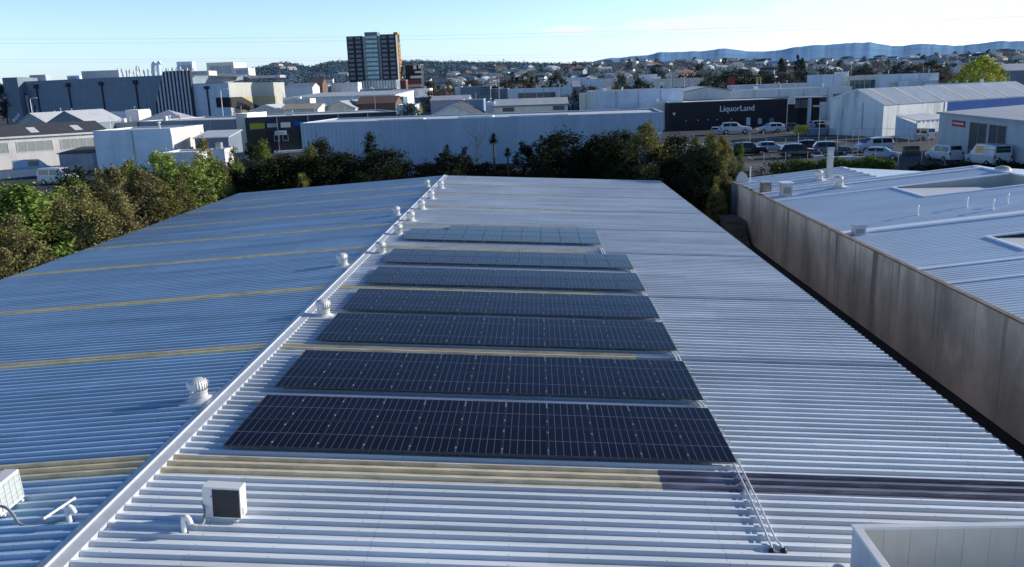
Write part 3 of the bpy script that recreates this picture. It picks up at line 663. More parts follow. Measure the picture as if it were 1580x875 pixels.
def defkind(k, m, rx, rzv, zc, H, nclump, nleaf, leaf, shape='round', n=2, cl=.26, droop=0., r0=.2):
    KIND[k] = [(crown_mesh('crown', m, rx, rzv, zc, nclump, nleaf, leaf, hash_(k)+i, shape, cl, droop), trunk_mesh(zc+rzv*.4, r0, rx, zc, hash_(k)+i)) for i in range(n)], H
def hash_(s): return sum(ord(c)*(i+3) for i, c in enumerate(s))
# kind, material, radius, half height, centre height, full height (at scale 1)
defkind('olive', F_OLIVE, 2.2, 3.6, 4.0, 7.8, 66, 100, .19, 'cone', n=3, cl=.20)
defkind('green', F_GREEN, 2.5, 3.4, 4.0, 7.6, 66, 100, .22, 'cone', n=3, cl=.20)
defkind('light', F_LIGHT, 2.2, 3.2, 4.2, 7.5, 60, 95, .22, n=2, cl=.2)
defkind('brown', F_BROWN, 2.3, 3.6, 3.9, 7.6, 80, 95, .16, 'cone', n=3, cl=.18, droop=.3)
defkind('dark', F_DARK, 2.6, 3.5, 4.2, 7.8, 95, 70, .24, n=3)
defkind('darkcol', F_DARK, 1.5, 3.7, 4.1, 8.0, 75, 60, .22, 'column', n=3)
defkind('column', F_GREEN, 1.3, 3.7, 4.1, 8.0, 70, 50, .20, 'column', n=2)
defkind('conifer', F_DARK, 1.6, 4.2, 4.6, 9.0, 80, 50, .22, 'cone', n=2)
TREEC = [0]
def tree(kind, x, y, top, label, z0=0., w=1., group=None, name='tree', seed=None):
    vs, H = KIND[kind]; cm_, tm_ = vs[TREEC[0] % len(vs)]; TREEC[0] += 1
    s = (top-z0)/H
    t = thing(name, label, 'tree', (x, y, z0), (0, 0, rnd.uniform(0, 2*PI)), group); t.scale = (s*w, s*w, s)
    for nm, me in (('trunk', tm_), ('crown', cm_)):
        o = bpy.data.objects.new(nm, me); COL.objects.link(o); o.parent = t
    return t
def ptree(kind, px, py, Y, label, z0=0., w=1., group=None, name='tree'):
    p = at(px, py, Y); return tree(kind, p.x, Y, p.z, label, z0, w, group, name)
# shrub belt along the left eave: front rank of feathery brown shrubs, greener trees behind
SPEC = [('green', 30, 283, -34.5, 1.1, 'bright green bushy tree at the far left edge of the roof'), ('green', -12, 270, -36.5, 1.1, 'green tree cut by the left picture edge'), ('brown', 20, 335, -33.2, 1., 'brownish feathery shrub below the bright green tree at the left edge'),
 ('light', 75, 288, -36.5, .9, 'pale green tree in front of the parked white minibus'), ('brown', 85, 300, -33.4, .9, 'brown feathery shrub below the minibus'), ('green', 115, 277, -38, .8, 'low green tree right of the minibus'),
 ('brown', 125, 290, -33.6, 1., 'feathery brown shrub at the eave, left of the twisted bare trunk'), ('olive', 150, 262, -38.5, .9, 'olive tree below the left end of the blue-white building'), ('dark', 110, 262, -39.5, .7, 'dark shrub with bare twisted branches beside the minibus'),
 ('brown', 170, 262, -34, 1.1, 'tall brown feathery shrub in the middle of the left shrub belt'), ('brown', 212, 258, -34.4, 1.1, 'brown feathery shrub right of the tallest brown one'), ('olive', 195, 245, -39, .8, 'olive tree in front of the blue-white building'),
 ('light', 240, 233, -38, .8, 'light green round-headed tree in front of the blue-white building'), ('green', 262, 250, -35.5, 1., 'green tree above the eave, left of the sunny bright green one'), ('light', 290, 246, -34.5, 1., 'sunny bright green tree at the eave near the far left corner of the roof'),
 ('olive', 312, 217, -39, .85, 'brownish olive tree rising in front of the small grey sheds'), ('green', 318, 240, -35.5, .9, 'green tree at the far left roof corner'), ('olive', 338, 250, -34.5, .8, 'olive shrub behind the far left roof corner'),
 ('olive', 52, 305, -34.2, 1., 'olive shrub between two brown ones at the left eave'), ('dark', 100, 330, -33.1, .8, 'dark green shrub low at the left eave'), ('olive', 145, 305, -33.2, .8, 'low olive shrub at the left eave'), ('brown', 5, 390, -33.0, .9, 'brown shrub lowest at the left picture edge'),
 ('olive', 45, 360, -33.0, .8, 'olive shrub tucked under the left eave line'), ('olive', 248, 275, -33.4, .9, 'olive shrub low at the eave, middle distance'), ('brown', 275, 272, -33.3, .8, 'small brown shrub low at the eave near the far corner'), ('olive', -40, 300, -36, 1.2, 'olive tree just at the left frame edge'), ('brown', 180, 300, -33, .9, 'brown shrub low beside the eave under the tall brown one')]
for k, px, py, X, w, lab in SPEC:
    p = onx(px, py-7, X); tree(k, X, p.y, p.z, lab, -1.4, w*1.22, 'shrub belt along the left eave', 'shrub' if 'shrub' in lab else 'tree')
# dark belt beyond the far roof end
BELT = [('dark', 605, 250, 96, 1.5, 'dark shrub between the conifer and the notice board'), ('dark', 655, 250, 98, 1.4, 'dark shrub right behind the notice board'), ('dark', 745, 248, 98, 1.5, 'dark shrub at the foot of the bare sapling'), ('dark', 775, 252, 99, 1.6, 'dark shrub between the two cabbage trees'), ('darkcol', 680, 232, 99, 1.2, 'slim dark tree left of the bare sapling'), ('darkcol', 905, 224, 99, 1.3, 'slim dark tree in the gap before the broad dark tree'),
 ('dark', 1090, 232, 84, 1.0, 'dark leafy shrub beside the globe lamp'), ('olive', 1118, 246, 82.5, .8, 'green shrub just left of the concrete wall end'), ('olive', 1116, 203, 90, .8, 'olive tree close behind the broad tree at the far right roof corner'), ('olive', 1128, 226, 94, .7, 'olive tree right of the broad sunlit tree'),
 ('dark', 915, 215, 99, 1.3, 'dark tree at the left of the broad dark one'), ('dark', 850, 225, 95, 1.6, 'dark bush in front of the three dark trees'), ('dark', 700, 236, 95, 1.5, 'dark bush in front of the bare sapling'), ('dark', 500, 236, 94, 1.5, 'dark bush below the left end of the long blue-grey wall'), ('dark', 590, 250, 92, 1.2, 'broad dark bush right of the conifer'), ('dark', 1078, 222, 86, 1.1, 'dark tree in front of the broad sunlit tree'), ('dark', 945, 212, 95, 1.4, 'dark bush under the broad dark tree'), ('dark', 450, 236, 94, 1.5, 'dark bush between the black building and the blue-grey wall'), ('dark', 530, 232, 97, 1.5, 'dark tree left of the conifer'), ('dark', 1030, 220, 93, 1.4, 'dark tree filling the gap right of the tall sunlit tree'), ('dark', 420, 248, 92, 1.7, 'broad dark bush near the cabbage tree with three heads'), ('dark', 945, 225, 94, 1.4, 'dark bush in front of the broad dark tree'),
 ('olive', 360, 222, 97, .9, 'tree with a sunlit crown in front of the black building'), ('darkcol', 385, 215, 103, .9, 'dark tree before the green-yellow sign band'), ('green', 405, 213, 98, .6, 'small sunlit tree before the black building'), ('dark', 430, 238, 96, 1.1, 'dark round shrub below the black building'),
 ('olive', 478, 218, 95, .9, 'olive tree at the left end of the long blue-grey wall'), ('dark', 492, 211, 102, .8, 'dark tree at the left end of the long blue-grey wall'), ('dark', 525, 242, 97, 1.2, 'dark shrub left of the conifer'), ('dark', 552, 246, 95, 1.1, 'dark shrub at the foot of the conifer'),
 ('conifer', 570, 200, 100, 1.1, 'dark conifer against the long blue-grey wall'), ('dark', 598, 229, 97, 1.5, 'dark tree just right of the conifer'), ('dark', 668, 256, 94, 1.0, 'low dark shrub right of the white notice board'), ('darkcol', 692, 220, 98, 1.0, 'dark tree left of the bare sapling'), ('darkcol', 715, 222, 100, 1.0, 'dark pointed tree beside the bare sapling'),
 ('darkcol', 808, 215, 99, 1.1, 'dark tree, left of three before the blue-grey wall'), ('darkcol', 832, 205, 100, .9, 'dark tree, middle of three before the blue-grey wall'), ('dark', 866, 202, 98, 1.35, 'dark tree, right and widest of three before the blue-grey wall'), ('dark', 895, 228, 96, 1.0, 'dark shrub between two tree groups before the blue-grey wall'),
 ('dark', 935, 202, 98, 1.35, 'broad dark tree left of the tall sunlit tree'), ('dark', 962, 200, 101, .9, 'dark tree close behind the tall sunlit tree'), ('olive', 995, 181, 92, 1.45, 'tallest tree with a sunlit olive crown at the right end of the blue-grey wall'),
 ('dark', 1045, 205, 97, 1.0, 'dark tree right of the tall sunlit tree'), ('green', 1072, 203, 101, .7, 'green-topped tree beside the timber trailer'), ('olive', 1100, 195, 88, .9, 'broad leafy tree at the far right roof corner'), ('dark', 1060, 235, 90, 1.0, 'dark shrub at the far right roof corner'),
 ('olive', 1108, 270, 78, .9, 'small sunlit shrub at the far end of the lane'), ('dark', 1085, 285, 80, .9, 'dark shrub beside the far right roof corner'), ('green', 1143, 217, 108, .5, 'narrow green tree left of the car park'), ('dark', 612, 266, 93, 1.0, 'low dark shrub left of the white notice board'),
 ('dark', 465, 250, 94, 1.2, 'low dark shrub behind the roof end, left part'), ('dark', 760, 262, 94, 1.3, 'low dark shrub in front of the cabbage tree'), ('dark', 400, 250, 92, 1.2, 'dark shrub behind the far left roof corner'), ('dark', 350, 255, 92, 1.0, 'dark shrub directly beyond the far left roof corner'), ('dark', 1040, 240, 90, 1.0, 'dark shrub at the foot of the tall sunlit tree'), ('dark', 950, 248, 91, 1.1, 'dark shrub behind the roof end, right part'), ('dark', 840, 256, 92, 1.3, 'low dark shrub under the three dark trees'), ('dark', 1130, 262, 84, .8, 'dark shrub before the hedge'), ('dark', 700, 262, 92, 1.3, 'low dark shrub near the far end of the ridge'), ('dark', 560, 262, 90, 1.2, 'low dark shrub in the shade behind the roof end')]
for k, px, py, Y, w, lab in BELT: ptree(k, px, py, Y, lab, -1.3, w, 'tree belt beyond the far roof end', 'shrub' if 'shrub' in lab else ('conifer' if k == 'conifer' else 'tree'))
# spiky cabbage trees
def spiky(px, py, Y, z0, nhead, rad, m, lab, nm='cabbage_tree', thin=True):
    p = at(px, py, Y); H_ = p.z-z0
    t = thing(nm, lab, 'tree', (p.x, Y, z0)); r = random.Random(int(px*7+py))
    tr = MB(); cr = MB()
    heads = [(0, 0, H_-rad*.8)] if nhead == 1 else [(r.uniform(-1, 1)*rad*1.3, r.uniform(-1, 1)*rad*1.3, H_-rad*r.uniform(.8, 2.2)) for _ in range(nhead)]
    for hx, hy, hz in heads:
        tr.tube([(0, 0, 0), (hx*.3, hy*.3, hz*.6), (hx, hy, hz)], [.16, .13, .09], 8)
        for k in range(150):
            a = r.uniform(0, 2*PI); b = r.uniform(-.9, 1.5); L_ = rad*r.uniform(.7, 1.1); w_ = .035+.02*rad
            d = Vector((math.cos(a)*math.cos(b), math.sin(a)*math.cos(b), math.sin(b))); s = d.cross(Vector((0, 0, 1))).normalized()*w_
            c = Vector((hx, hy, hz)); e = c+d*L_+Vector((0, 0, -.25*L_*math.cos(b))); mid = c+d*L_*.55
            cr.add([c-s*.4, c+s*.4, mid+s, mid-s, e], [(0, 1, 2, 3), (3, 2, 4)])
    tr.build('trunk', M_BARK, t, False); cr.build('crown', m, t, False); return t
spiky(761, 205, 97, -1.3, 1, .85, F_DARK, 'slim single-headed cabbage tree against the blue-grey wall')
spiky(783, 228, 96, -1.3, 1, .7, F_DARK, 'short cabbage tree right of the slim one')
spiky(205, 250, 72, -1.3, 3, .9, F_GREEN, 'spiky green cabbage tree in the left shrub belt')
spiky(362, 243, 95, -1.3, 2, .8, F_LIGHT, 'spiky sunlit cabbage tree behind the far left roof corner')
spiky(412, 238, 95, -1.3, 3, .9, F_OLIVE, 'spiky cabbage tree before the black building')
spiky(462, 250, 90, -1.3, 2, .9, F_OLIVE, 'pale spiky plant behind the roof end')
# bare sapling
p = at(735, 208, 98); t = thing('bare_sapling', 'leafless sapling with thin branches against the blue-grey wall', 'tree', (p.x, 98, -1.3)); mb = MB(); r = random.Random(5)
mb.tube([(0, 0, 0), (.05, 0, 3), (0, 0, p.z+1.1)], [.09, .07, .03], 6); mb.build('trunk', M_BARK, t); mb = MB()
for k in range(26):
    z = r.uniform(2.5, p.z+1); a = r.uniform(0, 2*PI); l = r.uniform(.6, 1.6); q = Vector((math.cos(a)*l, math.sin(a)*l, z+l*.8))
    mb.tube([(0, 0, z), q*.5+Vector((0, 0, z*.5-.1)), q], [.03, .02, .01], 5); mb.tube([q*.6+Vector((0, 0, z*.4)), q+Vector((r.uniform(-.5, .5), r.uniform(-.5, .5), .5))], .01, 4)
mb.build('branches', M_BARK, t)
# low dense undergrowth under the belts
r = random.Random(17); mb = MB()
for k in range(24000):
    x = r.uniform(-46, 32); y = r.uniform(85.5, 112); hgt = 2.7+1.0*math.sin(x*.45)+.7*math.sin(x*1.3+y*.5)
    leaf_quad(mb, Vector((x, y, -1.3+r.random()**.6*max(.6, hgt))), .42, r)
for k in range(9000):
    y = r.uniform(28, 90); x = r.uniform(-44, -31.8); leaf_quad(mb, Vector((x, y, -1.5+r.random()**.6*(2.6+math.sin(y*.6)))), .34, r)
stuff(mb.build('undergrowth', F_DARK, None, False))
# hedge before the car park
def leafbox(name, m, x0, x1, y0, y1, z0, z1, n, leaf, lab, cat):
    r = random.Random(int(x0*10)); mb = MB(); core = MB(); core.box(x0+.3, x1-.3, y0+.3, y1-.3, z0, z1-.45)
    t = thing(name, lab, cat)
    for k in range(n):
        x = r.uniform(x0, x1); bump = .35*math.sin(x*1.3)+.25*math.sin(x*3.1+1)
        if r.random() < .55: p = Vector((x, r.uniform(y0, y1), z1+bump*.6+r.gauss(-.12, .15)))
        else: p = Vector((x, y0+abs(r.gauss(0, .2)), r.uniform(z0, z1+bump*.5)))
        leaf_quad(mb, p, leaf*r.uniform(.7, 1.4), r)
    mb.build('foliage', m, t, False); core.build('stems', F_DARK, t)
leafbox('hedge', F_GREEN, 31.5, 47.5, 112, 115, 0, 1.75, 7000, .30, 'clipped green hedge in front of the car park', 'hedge')
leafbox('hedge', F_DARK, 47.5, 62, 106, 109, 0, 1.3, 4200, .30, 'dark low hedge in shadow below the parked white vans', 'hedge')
# ------------------------------------------------------------------ buildings beyond
def cmat(n, c, **k): return mat(n, c, **{**dict(rough=.75, var=.10, scale=.35, dirt=((c[0]*.6, c[1]*.6, c[2]*.6), .35, .5, (1, 1, .15))), **k})
P_WHITE = cmat('white_paint', (.80, .81, .81)); P_CREAM = cmat('cream_paint', (.70, .67, .58)); P_BEIGE = cmat('beige_paint', (.66, .64, .57)); P_GREY = cmat('grey_paint', (.42, .45, .48))
P_BLUEG = cmat('pale_blue_grey_paint', (.62, .72, .82)); P_SLATE = cmat('slate_paint', (.19, .24, .30)); P_BLACK = cmat('black_paint', (.02, .02, .025)); P_NAVY = cmat('navy_paint', (.028, .034, .055))
P_TEAL = cmat('teal_paint', (.10, .22, .25)); P_BLUE = cmat('strong_blue_paint', (.015, .085, .33), spec=.05); P_BROWN = cmat('brown_paint', (.16, .10, .08)); P_RED = cmat('red_paint', (.45, .03, .04)); P_YEL = cmat('yellow_paint', (.60, .42, .03))
P_LIME = cmat('lime_panel', (.26, .30, .03)); P_BRICK = cmat('brick_red', (.22, .09, .07)); P_ORANGE = cmat('orange_panel', (.50, .24, .05)); P_LAV = cmat('lavender_grey_roof', (.46, .46, .52))
R_GREY = cmat('grey_roof', (.48, .51, .54), stretch=(1, .1, 1)); R_DARK = cmat('dark_roof', (.075, .08, .09)); R_PALE = cmat('pale_roof', (.66, .70, .74)); R_TAN = cmat('tan_roof', (.42, .37, .30)); R_BLUE = cmat('blue_grey_roof', (.22, .30, .40))
P_GLASS = mat('window_glass', (.03, .04, .05), rough=.08, var=.2, spec=.8); P_GLASST = mat('teal_glass', (.03, .10, .11), rough=.08, var=.3, spec=.8)
RIB_BLUE = ribbed('long_blue_grey_cladding', (.36, .48, .60), pitch=.75, depth=.8, rough=.6, var=.10, scale=.3, stretch=(1, 1, .2), dirt=((.27, .37, .48), .5, .6, (1, 1, .08)))
RIB_WHITE = ribbed('weathered_white_cladding', (.76, .79, .80), pitch=.9, depth=.4, rough=.7, var=.08, scale=.4, dirt=((.30, .31, .32), .7, .5, (1, 1, .12)))

def shed(name, label, cat, A, B, depth, h, roof='flat', rise=0., mw=P_WHITE, mr=R_PALE, wins=(), group=None, z0=0., over=.25, trim=None, mside=None):
    """A, B: plan points of the front corners (left, right); local x along the front, y away from it"""
    A = Vector((A[0], A[1])); B = Vector((B[0], B[1])); L_ = (B-A).length; an = math.atan2(B.y-A.y, B.x-A.x)
    t = thing(name, label, cat, (A.x, A.y, z0), (0, 0, an), group); D = depth
    zf = lambda x, y: h
    if roof == 'gu': zf = lambda x, y: h+rise*(1-abs(2*y/D-1))
    if roof == 'gv': zf = lambda x, y: h+rise*(1-abs(2*x/L_-1))
    if roof == 'mono': zf = lambda x, y: h+rise*y/D
    if roof == 'side': zf = lambda x, y: h+rise*x/L_
    mb = MB()
    if roof == 'gu': mb.add([(0, 0, 0), (L_, 0, 0), (L_, D, 0), (0, D, 0), (0, 0, h), (L_, 0, h), (L_, D, h), (0, D, h), (0, D/2, h+rise), (L_, D/2, h+rise)], [(0, 1, 5, 4), (2, 3, 7, 6), (3, 0, 4, 8, 7), (1, 2, 6, 9, 5)])
    elif roof == 'gv': mb.add([(0, 0, 0), (L_, 0, 0), (L_, D, 0), (0, D, 0), (0, 0, h), (L_, 0, h), (L_, D, h), (0, D, h), (L_/2, 0, h+rise), (L_/2, D, h+rise)], [(0, 1, 5, 8, 4), (2, 3, 7, 9, 6), (3, 0, 4, 7), (1, 2, 6, 5)])
    else: mb.add([(0, 0, 0), (L_, 0, 0), (L_, D, 0), (0, D, 0), (0, 0, zf(0, 0)), (L_, 0, zf(L_, 0)), (L_, D, zf(L_, D)), (0, D, zf(0, D))], [(0, 1, 5, 4), (2, 3, 7, 6), (3, 0, 4, 7), (1, 2, 6, 5)])
    mb.build('wall', mw, t)
    rb = MB(); o = over; th = .14
    def slab(pts, up=.02):
        n = [Vector(p)+Vector((0, 0, up)) for p in pts]; m_ = [p+Vector((0, 0, th)) for p in n]
        rb.add(n+m_, [(0, 3, 2, 1), (4, 5, 6, 7), (0, 1, 5, 4), (1, 2, 6, 5), (2, 3, 7, 6), (3, 0, 4, 7)])
    if roof == 'flat':
        slab([(.3, .3, h-.35), (L_-.3, .3, h-.35), (L_-.3, D-.3, h-.35), (.3, D-.3, h-.35)])
        tr = MB(); w = .22
        for a in ((-.04, L_+.04, -.04, w), (-.04, L_+.04, D-w, D+.04), (-.04, w, w, D-w), (L_-w, L_+.04, w, D-w)): tr.box(*a, h-.02, h+.10)
        tr.build('parapet_cap', trim or P_WHITE, t)
    elif roof == 'gu':
        s = rise/(D/2); slab([(-o, -o, h-o*s), (L_+o, -o, h-o*s), (L_+o, D/2, h+rise), (-o, D/2, h+rise)]); slab([(-o, D/2, h+rise), (L_+o, D/2, h+rise), (L_+o, D+o, h-o*s), (-o, D+o, h-o*s)])
    elif roof == 'gv':
        s = rise/(L_/2); slab([(-o, -o, h-o*s), (L_/2, -o, h+rise), (L_/2, D+o, h+rise), (-o, D+o, h-o*s)]); slab([(L_/2, -o, h+rise), (L_+o, -o, h-o*s), (L_+o, D+o, h-o*s), (L_/2, D+o, h+rise)])
    else: slab([(-o, -o, zf(-o, -o)), (L_+o, -o, zf(L_+o, -o)), (L_+o, D+o, zf(L_+o, D+o)), (-o, D+o, zf(-o, D+o))])
    rb.build('roof', mr, t)
    if trim and roof != 'flat':
        tr = MB()
        if roof == 'gv':
            for sx in (0, 1):
                xa = -o if sx == 0 else L_+o; s = rise/(L_/2)
                tr.add([(xa, -o-.05, h-o*s-.16), (L_/2, -o-.05, h+rise-.16), (L_/2, -o-.05, h+rise+.22), (xa, -o-.05, h-o*s+.22), (xa, -o-.002, h-o*s+.22), (L_/2, -o-.002, h+rise+.22)], [(0, 1, 2, 3), (3, 2, 5, 4)])
        else: tr.box(-o, L_+o, -o-.08, -o-.01, h-.15, h+.2)
        tr.build('fascia', trim, t)
    for wn in wins: opening(t, L_, D, *wn)
    return t
def opening(t, L_, D, face, u0, u1, za, zb, mp=None, mf=None, nm='window', nu=1):
    """opening on face f(ront), r(ight), l(eft); u along the face in metres"""
    def T(u, d, z):
        if face == 'f': return (u, -d, z)
        if face == 'r': return (L_+d, u, z)
        return (-d, u, z)
    def bx(m_, a, b, d0, d1, c, e):
        p, q = T(a, d0, c), T(b, d1, e); m_.box(min(p[0], q[0]), max(p[0], q[0]), min(p[1], q[1]), max(p[1], q[1]), c, e)
    f = MB(); fw = min(.12, (zb-za)*.15)
    bx(f, u0-fw, u0, 0.003, .07, za-fw, zb+fw); bx(f, u1, u1+fw, .003, .07, za-fw, zb+fw); bx(f, u0, u1, .003, .07, zb, zb+fw); bx(f, u0, u1, .003, .07, za-fw, za)
    for k in range(1, nu): u = u0+(u1-u0)*k/nu; bx(f, u-.04, u+.04, .003, .06, za, zb)
    fr = f.build(nm, mf or P_GREY, t)
    g = MB(); bx(g, u0, u1, .004, .025, za, zb); g.build('pane' if nm == 'window' else 'leaf', mp or P_GLASS, fr)
def panel(t, nm, m, face, L_, u0, u1, za, zb, d=.05, parent=None):
    b = MB()
    if face == 'f': b.box(u0, u1, -d, -.004, za, zb)
    elif face == 'r': b.box(L_+.004, L_+d, u0, u1, za, zb)
    else: b.box(-d, -.004, u0, u1, za, zb)
    return b.build(nm, m, t)
CR = random.Random(77)
def clutter(t, L_, D, h):
    n = min(4, int(L_/7)+CR.randint(0, 1))
    for k in range(n):
        x = CR.uniform(.8, max(1., L_-1.5)); y = CR.uniform(.5, min(D*.5, 5)); w = CR.uniform(.5, 1.3); hh = CR.uniform(.5, 1.3); q = CR.random(); mb = MB()
        if q < .45: mb.bevel_box(x-w/2, x+w/2, y, y+w, h-.3, h+hh, .05)
        elif q < .75: mb.lathe([(.16, h-.3), (.16, h+hh), (.3, h+hh+.02), (.3, h+hh+.22), (.001, h+hh+.32)], (x, y+.4, 0), 10)
        else: mb.tube([(x, y, h-.3), (x, y, h+hh+.8)], .07, 6); mb.box(x-.5, x+.5, y-.03, y+.03, h+hh+.5, h+hh+.56)
        mb.build('roof_vent', CR.choice((P_WHITE, P_WHITE, P_GREY, M_GALV)), t)
    for k in range(min(4, int(L_/8))):
        x = (k+1)*L_/(min(4, int(L_/8))+1); mb = MB(); mb.box(x-.08, x+.08, -.13, -.01, 0, h-.15); mb.build('downpipe', P_GREY, t)
def blk(pl, pr, pt, Y, depth, name, label, roof='flat', rise=0., mw=P_WHITE, mr=R_PALE, wins=(), cat='building', group=None, trim=None, slant=0., over=.25):
    """front wall facing the camera between two sight lines at distance Y, its top on sight line pt"""
    A = at(pl, pt, Y); B = at(pr, pt, Y+slant); h = at((pl+pr)/2, pt, Y+slant/2).z
    t = shed(name, label, cat, (A.x, A.y), (B.x, B.y), depth, h, roof, rise, mw, mr, wins, group, trim=trim, over=over)
    if roof == 'flat' and Y < 430: clutter(t, math.hypot(B.x-A.x, B.y-A.y), depth, h)
    return t

# long blue-grey shed straight ahead
A = at(463, 188, 147); B = at(1023, 172, 143); LW = (Vector((B.x, B.y))-Vector((A.x, A.y))).length
cs = shed('metal_shed', 'long blue-grey ribbed shed wall behind the dark trees, straight ahead', 'warehouse', (A.x, A.y), (B.x, B.y), 22, 7.86, 'flat', 0, RIB_BLUE, R_PALE, trim=P_BLUEG)
mb = MB(); mb.box(14, 22, -.02, 2, 7.97, 8.12); mb.box(28, 34, .3, 3, 7.97, 8.22); mb.box(37, 47, -.02, 2, 7.97, 8.10); mb.build('capping', P_WHITE, cs)
p = at(631, 243, 118)
t = thing('notice_board', 'small white board with two dark upright panels in front of the blue-grey wall', 'board', (p.x, 118, -.6))
mb = MB(); mb.box(-.75, .75, -.04, .04, .9, 3.1); mb.build('board', P_WHITE, t)
mb = MB(); mb.box(-.8, .8, -.07, .07, 3.1, 3.2); mb.box(-.8, .8, -.07, .07, .72, .88); mb.box(-.8, -.74, -.06, .06, .9, 3.1); mb.box(.74, .8, -.06, .06, .9, 3.1); mb.build('frame', P_NAVY, t)
mb = MB(); mb.box(-.45, -.25, -.055, -.045, 1.5, 2.9); mb.box(.15, .42, -.055, -.045, 1.5, 2.9); mb.box(-.05, 0, -.055, -.045, 1.5, 2.9); mb.build('dark_panel', R_BLUE, t)
for x in (-.6, .6):
    mb = MB(); mb.tube([(x, 0, 0), (x, 0, .72)], .05, 6); mb.build('post', P_GREY, t)

# ---- right: liquor shop, white blocks, gabled shed, canopy, grey garage
A = onz(1032, 197); B = onz(1232, 190)
dl = 226.; A = at(1032, 159, dl); B = at(1232, 151.5, dl+4); LQ = (Vector((B.x, B.y))-Vector((A.x, A.y))).length; hq = A.z
lq = shed('liquor_shop', 'black single-storey liquor shop with white lettering across its front', 'shop', (A.x, A.y), (B.x, B.y), 22, hq, 'flat', 0, P_BLACK, R_PALE, trim=P_GREY)
fc = bpy.data.curves.new('sign_lettering', 'FONT'); fc.body = 'LiquorLand'; fc.size = 2.15; fc.extrude = .04; fc.space_character = .98; fc.offset = .012; fc.align_x = 'CENTER'
fo = bpy.data.objects.new('lettering_curve', fc); COL.objects.link(fo); bpy.context.view_layer.update()
me_ = bpy.data.meshes.new_from_object(fo.evaluated_get(bpy.context.evaluated_depsgraph_get())); bpy.data.objects.remove(fo)
fo = bpy.data.objects.new('sign_lettering', me_); COL.objects.link(fo); fo.parent = lq; fo.rotation_euler = (PI/2, 0, 0); fo.location = (LQ*.525, -.06, hq-2.75); me_.materials.clear(); me_.materials.append(mat('sign_white', (.8, .82, .84), rough=.5))
mb = MB(); mb.add([(1.0, -.03, hq-2.6), (1.9, -.03, hq-2.6), (1.45, -.03, hq-3.4)], [(0, 1, 2)]); mb.build('emblem', P_WHITE, lq)
panel(lq, 'poster', P_BLUEG, 'f', LQ, LQ*.60, LQ*.60+1.1, hq-6.6, hq-4.6); panel(lq, 'poster', P_GREY, 'f', LQ, LQ*.69, LQ*.69+1.1, hq-6.4, hq-4.9); panel(lq, 'poster', P_TEAL, 'f', LQ, LQ*.78, LQ*.78+1.2, hq-6.2, hq-4.9)
for u in (.13, .22, .30, .37, .48): panel(lq, 'downlight', P_BEIGE, 'f', LQ, LQ*u, LQ*u+.25, hq-4.9, hq-4.65, .2)
pA = at(1232, 153, 229); pB = at(1283, 150, 226)
en2 = thing('shop_entrance', 'open dark shop entrance with steel canopy frame beside the liquor shop', 'entrance', (pA.x, 229, 0)); wE = pB.x-pA.x
mb = MB(); mb.box(0, wE, 6, 6.2, 0, 7.3); mb.build('back_wall', P_BLACK, en2)
mb = MB(); mb.box(-.5, wE, -1.0, 6.2, 7.3, 7.6); mb.build('roof', P_GREY, en2)
mb = MB(); mb.box(2.6, 3.4, -.4, .4, 0, 7.29); mb.build('column', P_BLUEG, en2)
mb = MB()
for k in range(5): mb.box(-1.2, 2.5, -1.15, -1.05, 4.9+k*.45, 4.98+k*.45)
for k in range(8): mb.box(-1.2+k*.52, -1.14+k*.52, -1.25, -1.16, 4.8, 6.9)
mb.build('canopy_grid', P_GREY, en2)
mb = MB(); mb.box(3.6, wE, -1.1, -1.02, 4.9, 5.4); mb.build('fascia', P_BEIGE, en2)
p = at(1221, 156, 224); t = thing('light_box_sign', 'small white box sign on the corner of the liquor shop', 'sign', (p.x, 224, p.z)); mb = MB(); mb.bevel_box(-.9, .9, -.3, .3, -.8, .7, .06); mb.build('box', P_WHITE, t); mb = MB(); mb.box(-.7, .7, -.33, -.305, -.55, .45); mb.build('face', P_CREAM, t)

blk(916, 1054, 139, 236, 30, 'white_block', 'big plain white block behind the right end of the blue-grey shed', mw=P_BLUEG, trim=P_WHITE, wins=(('f', 7.2, 11.8, 5.2, 5.9, P_SLATE, P_GREY),))
blk(893.5, 916.5, 144, 246, 20, 'grey_block', 'grey side wing at the left end of the big white block', mw=P_BEIGE, trim=P_WHITE, slant=-9)
blk(990, 1033, 158, 230, 6, 'low_annex', 'low white annex between the white block and the black liquor shop', mw=P_WHITE)
blk(1055, 1128, 141, 250, 26, 'gabled_store', 'low grey store with shallow gable behind the liquor shop roof', 'gv', 1.2, P_GREY, R_PALE, trim=P_SLATE)
tb = blk(1128, 1315, 137, 262, 28, 'long_white_store', 'long white store with a row of dark windows behind the liquor shop', 'flat', 0, P_WHITE, R_PALE, wins=(('f', 10, 17.5, 5.2, 7.0, None, None, 'window', 3), ('f', 20, 23, 5.2, 7.0), ('f', 26, 29, 5.2, 7.0), ('f', 31, 38, 4.2, 7.4, P_SLATE, None, 'window', 2)), trim=P_PALE if False else P_WHITE)
blk(1012, 1088, 121, 370, 30, 'arched_store', 'beige two-storey store with dark arches behind the white block', mw=P_BEIGE, mr=R_GREY, wins=tuple(('f', 2+4.4*k, 5+4.4*k, 6.2, 10.2) for k in range(4)), trim=P_CREAM)
blk(992, 1014, 115, 380, 14, 'white_tower_block', 'small white block rising left of the beige arched store', mw=P_WHITE)
blk(1140, 1262, 130, 330, 20, 'low_pale_store', 'low pale store strip in front of the dark tree line', mw=P_WHITE, mr=R_PALE)
blk(1271, 1300, 115, 300, 18, 'blue_white_office', 'blue-white office block with stepped roof on the right', mw=P_BLUEG, wins=(('f', 1, 6, 7, 9),))
blk(1300, 1309, 111, 302, 8, 'stair_tower', 'white stair tower beside the glazed office', mw=P_WHITE)
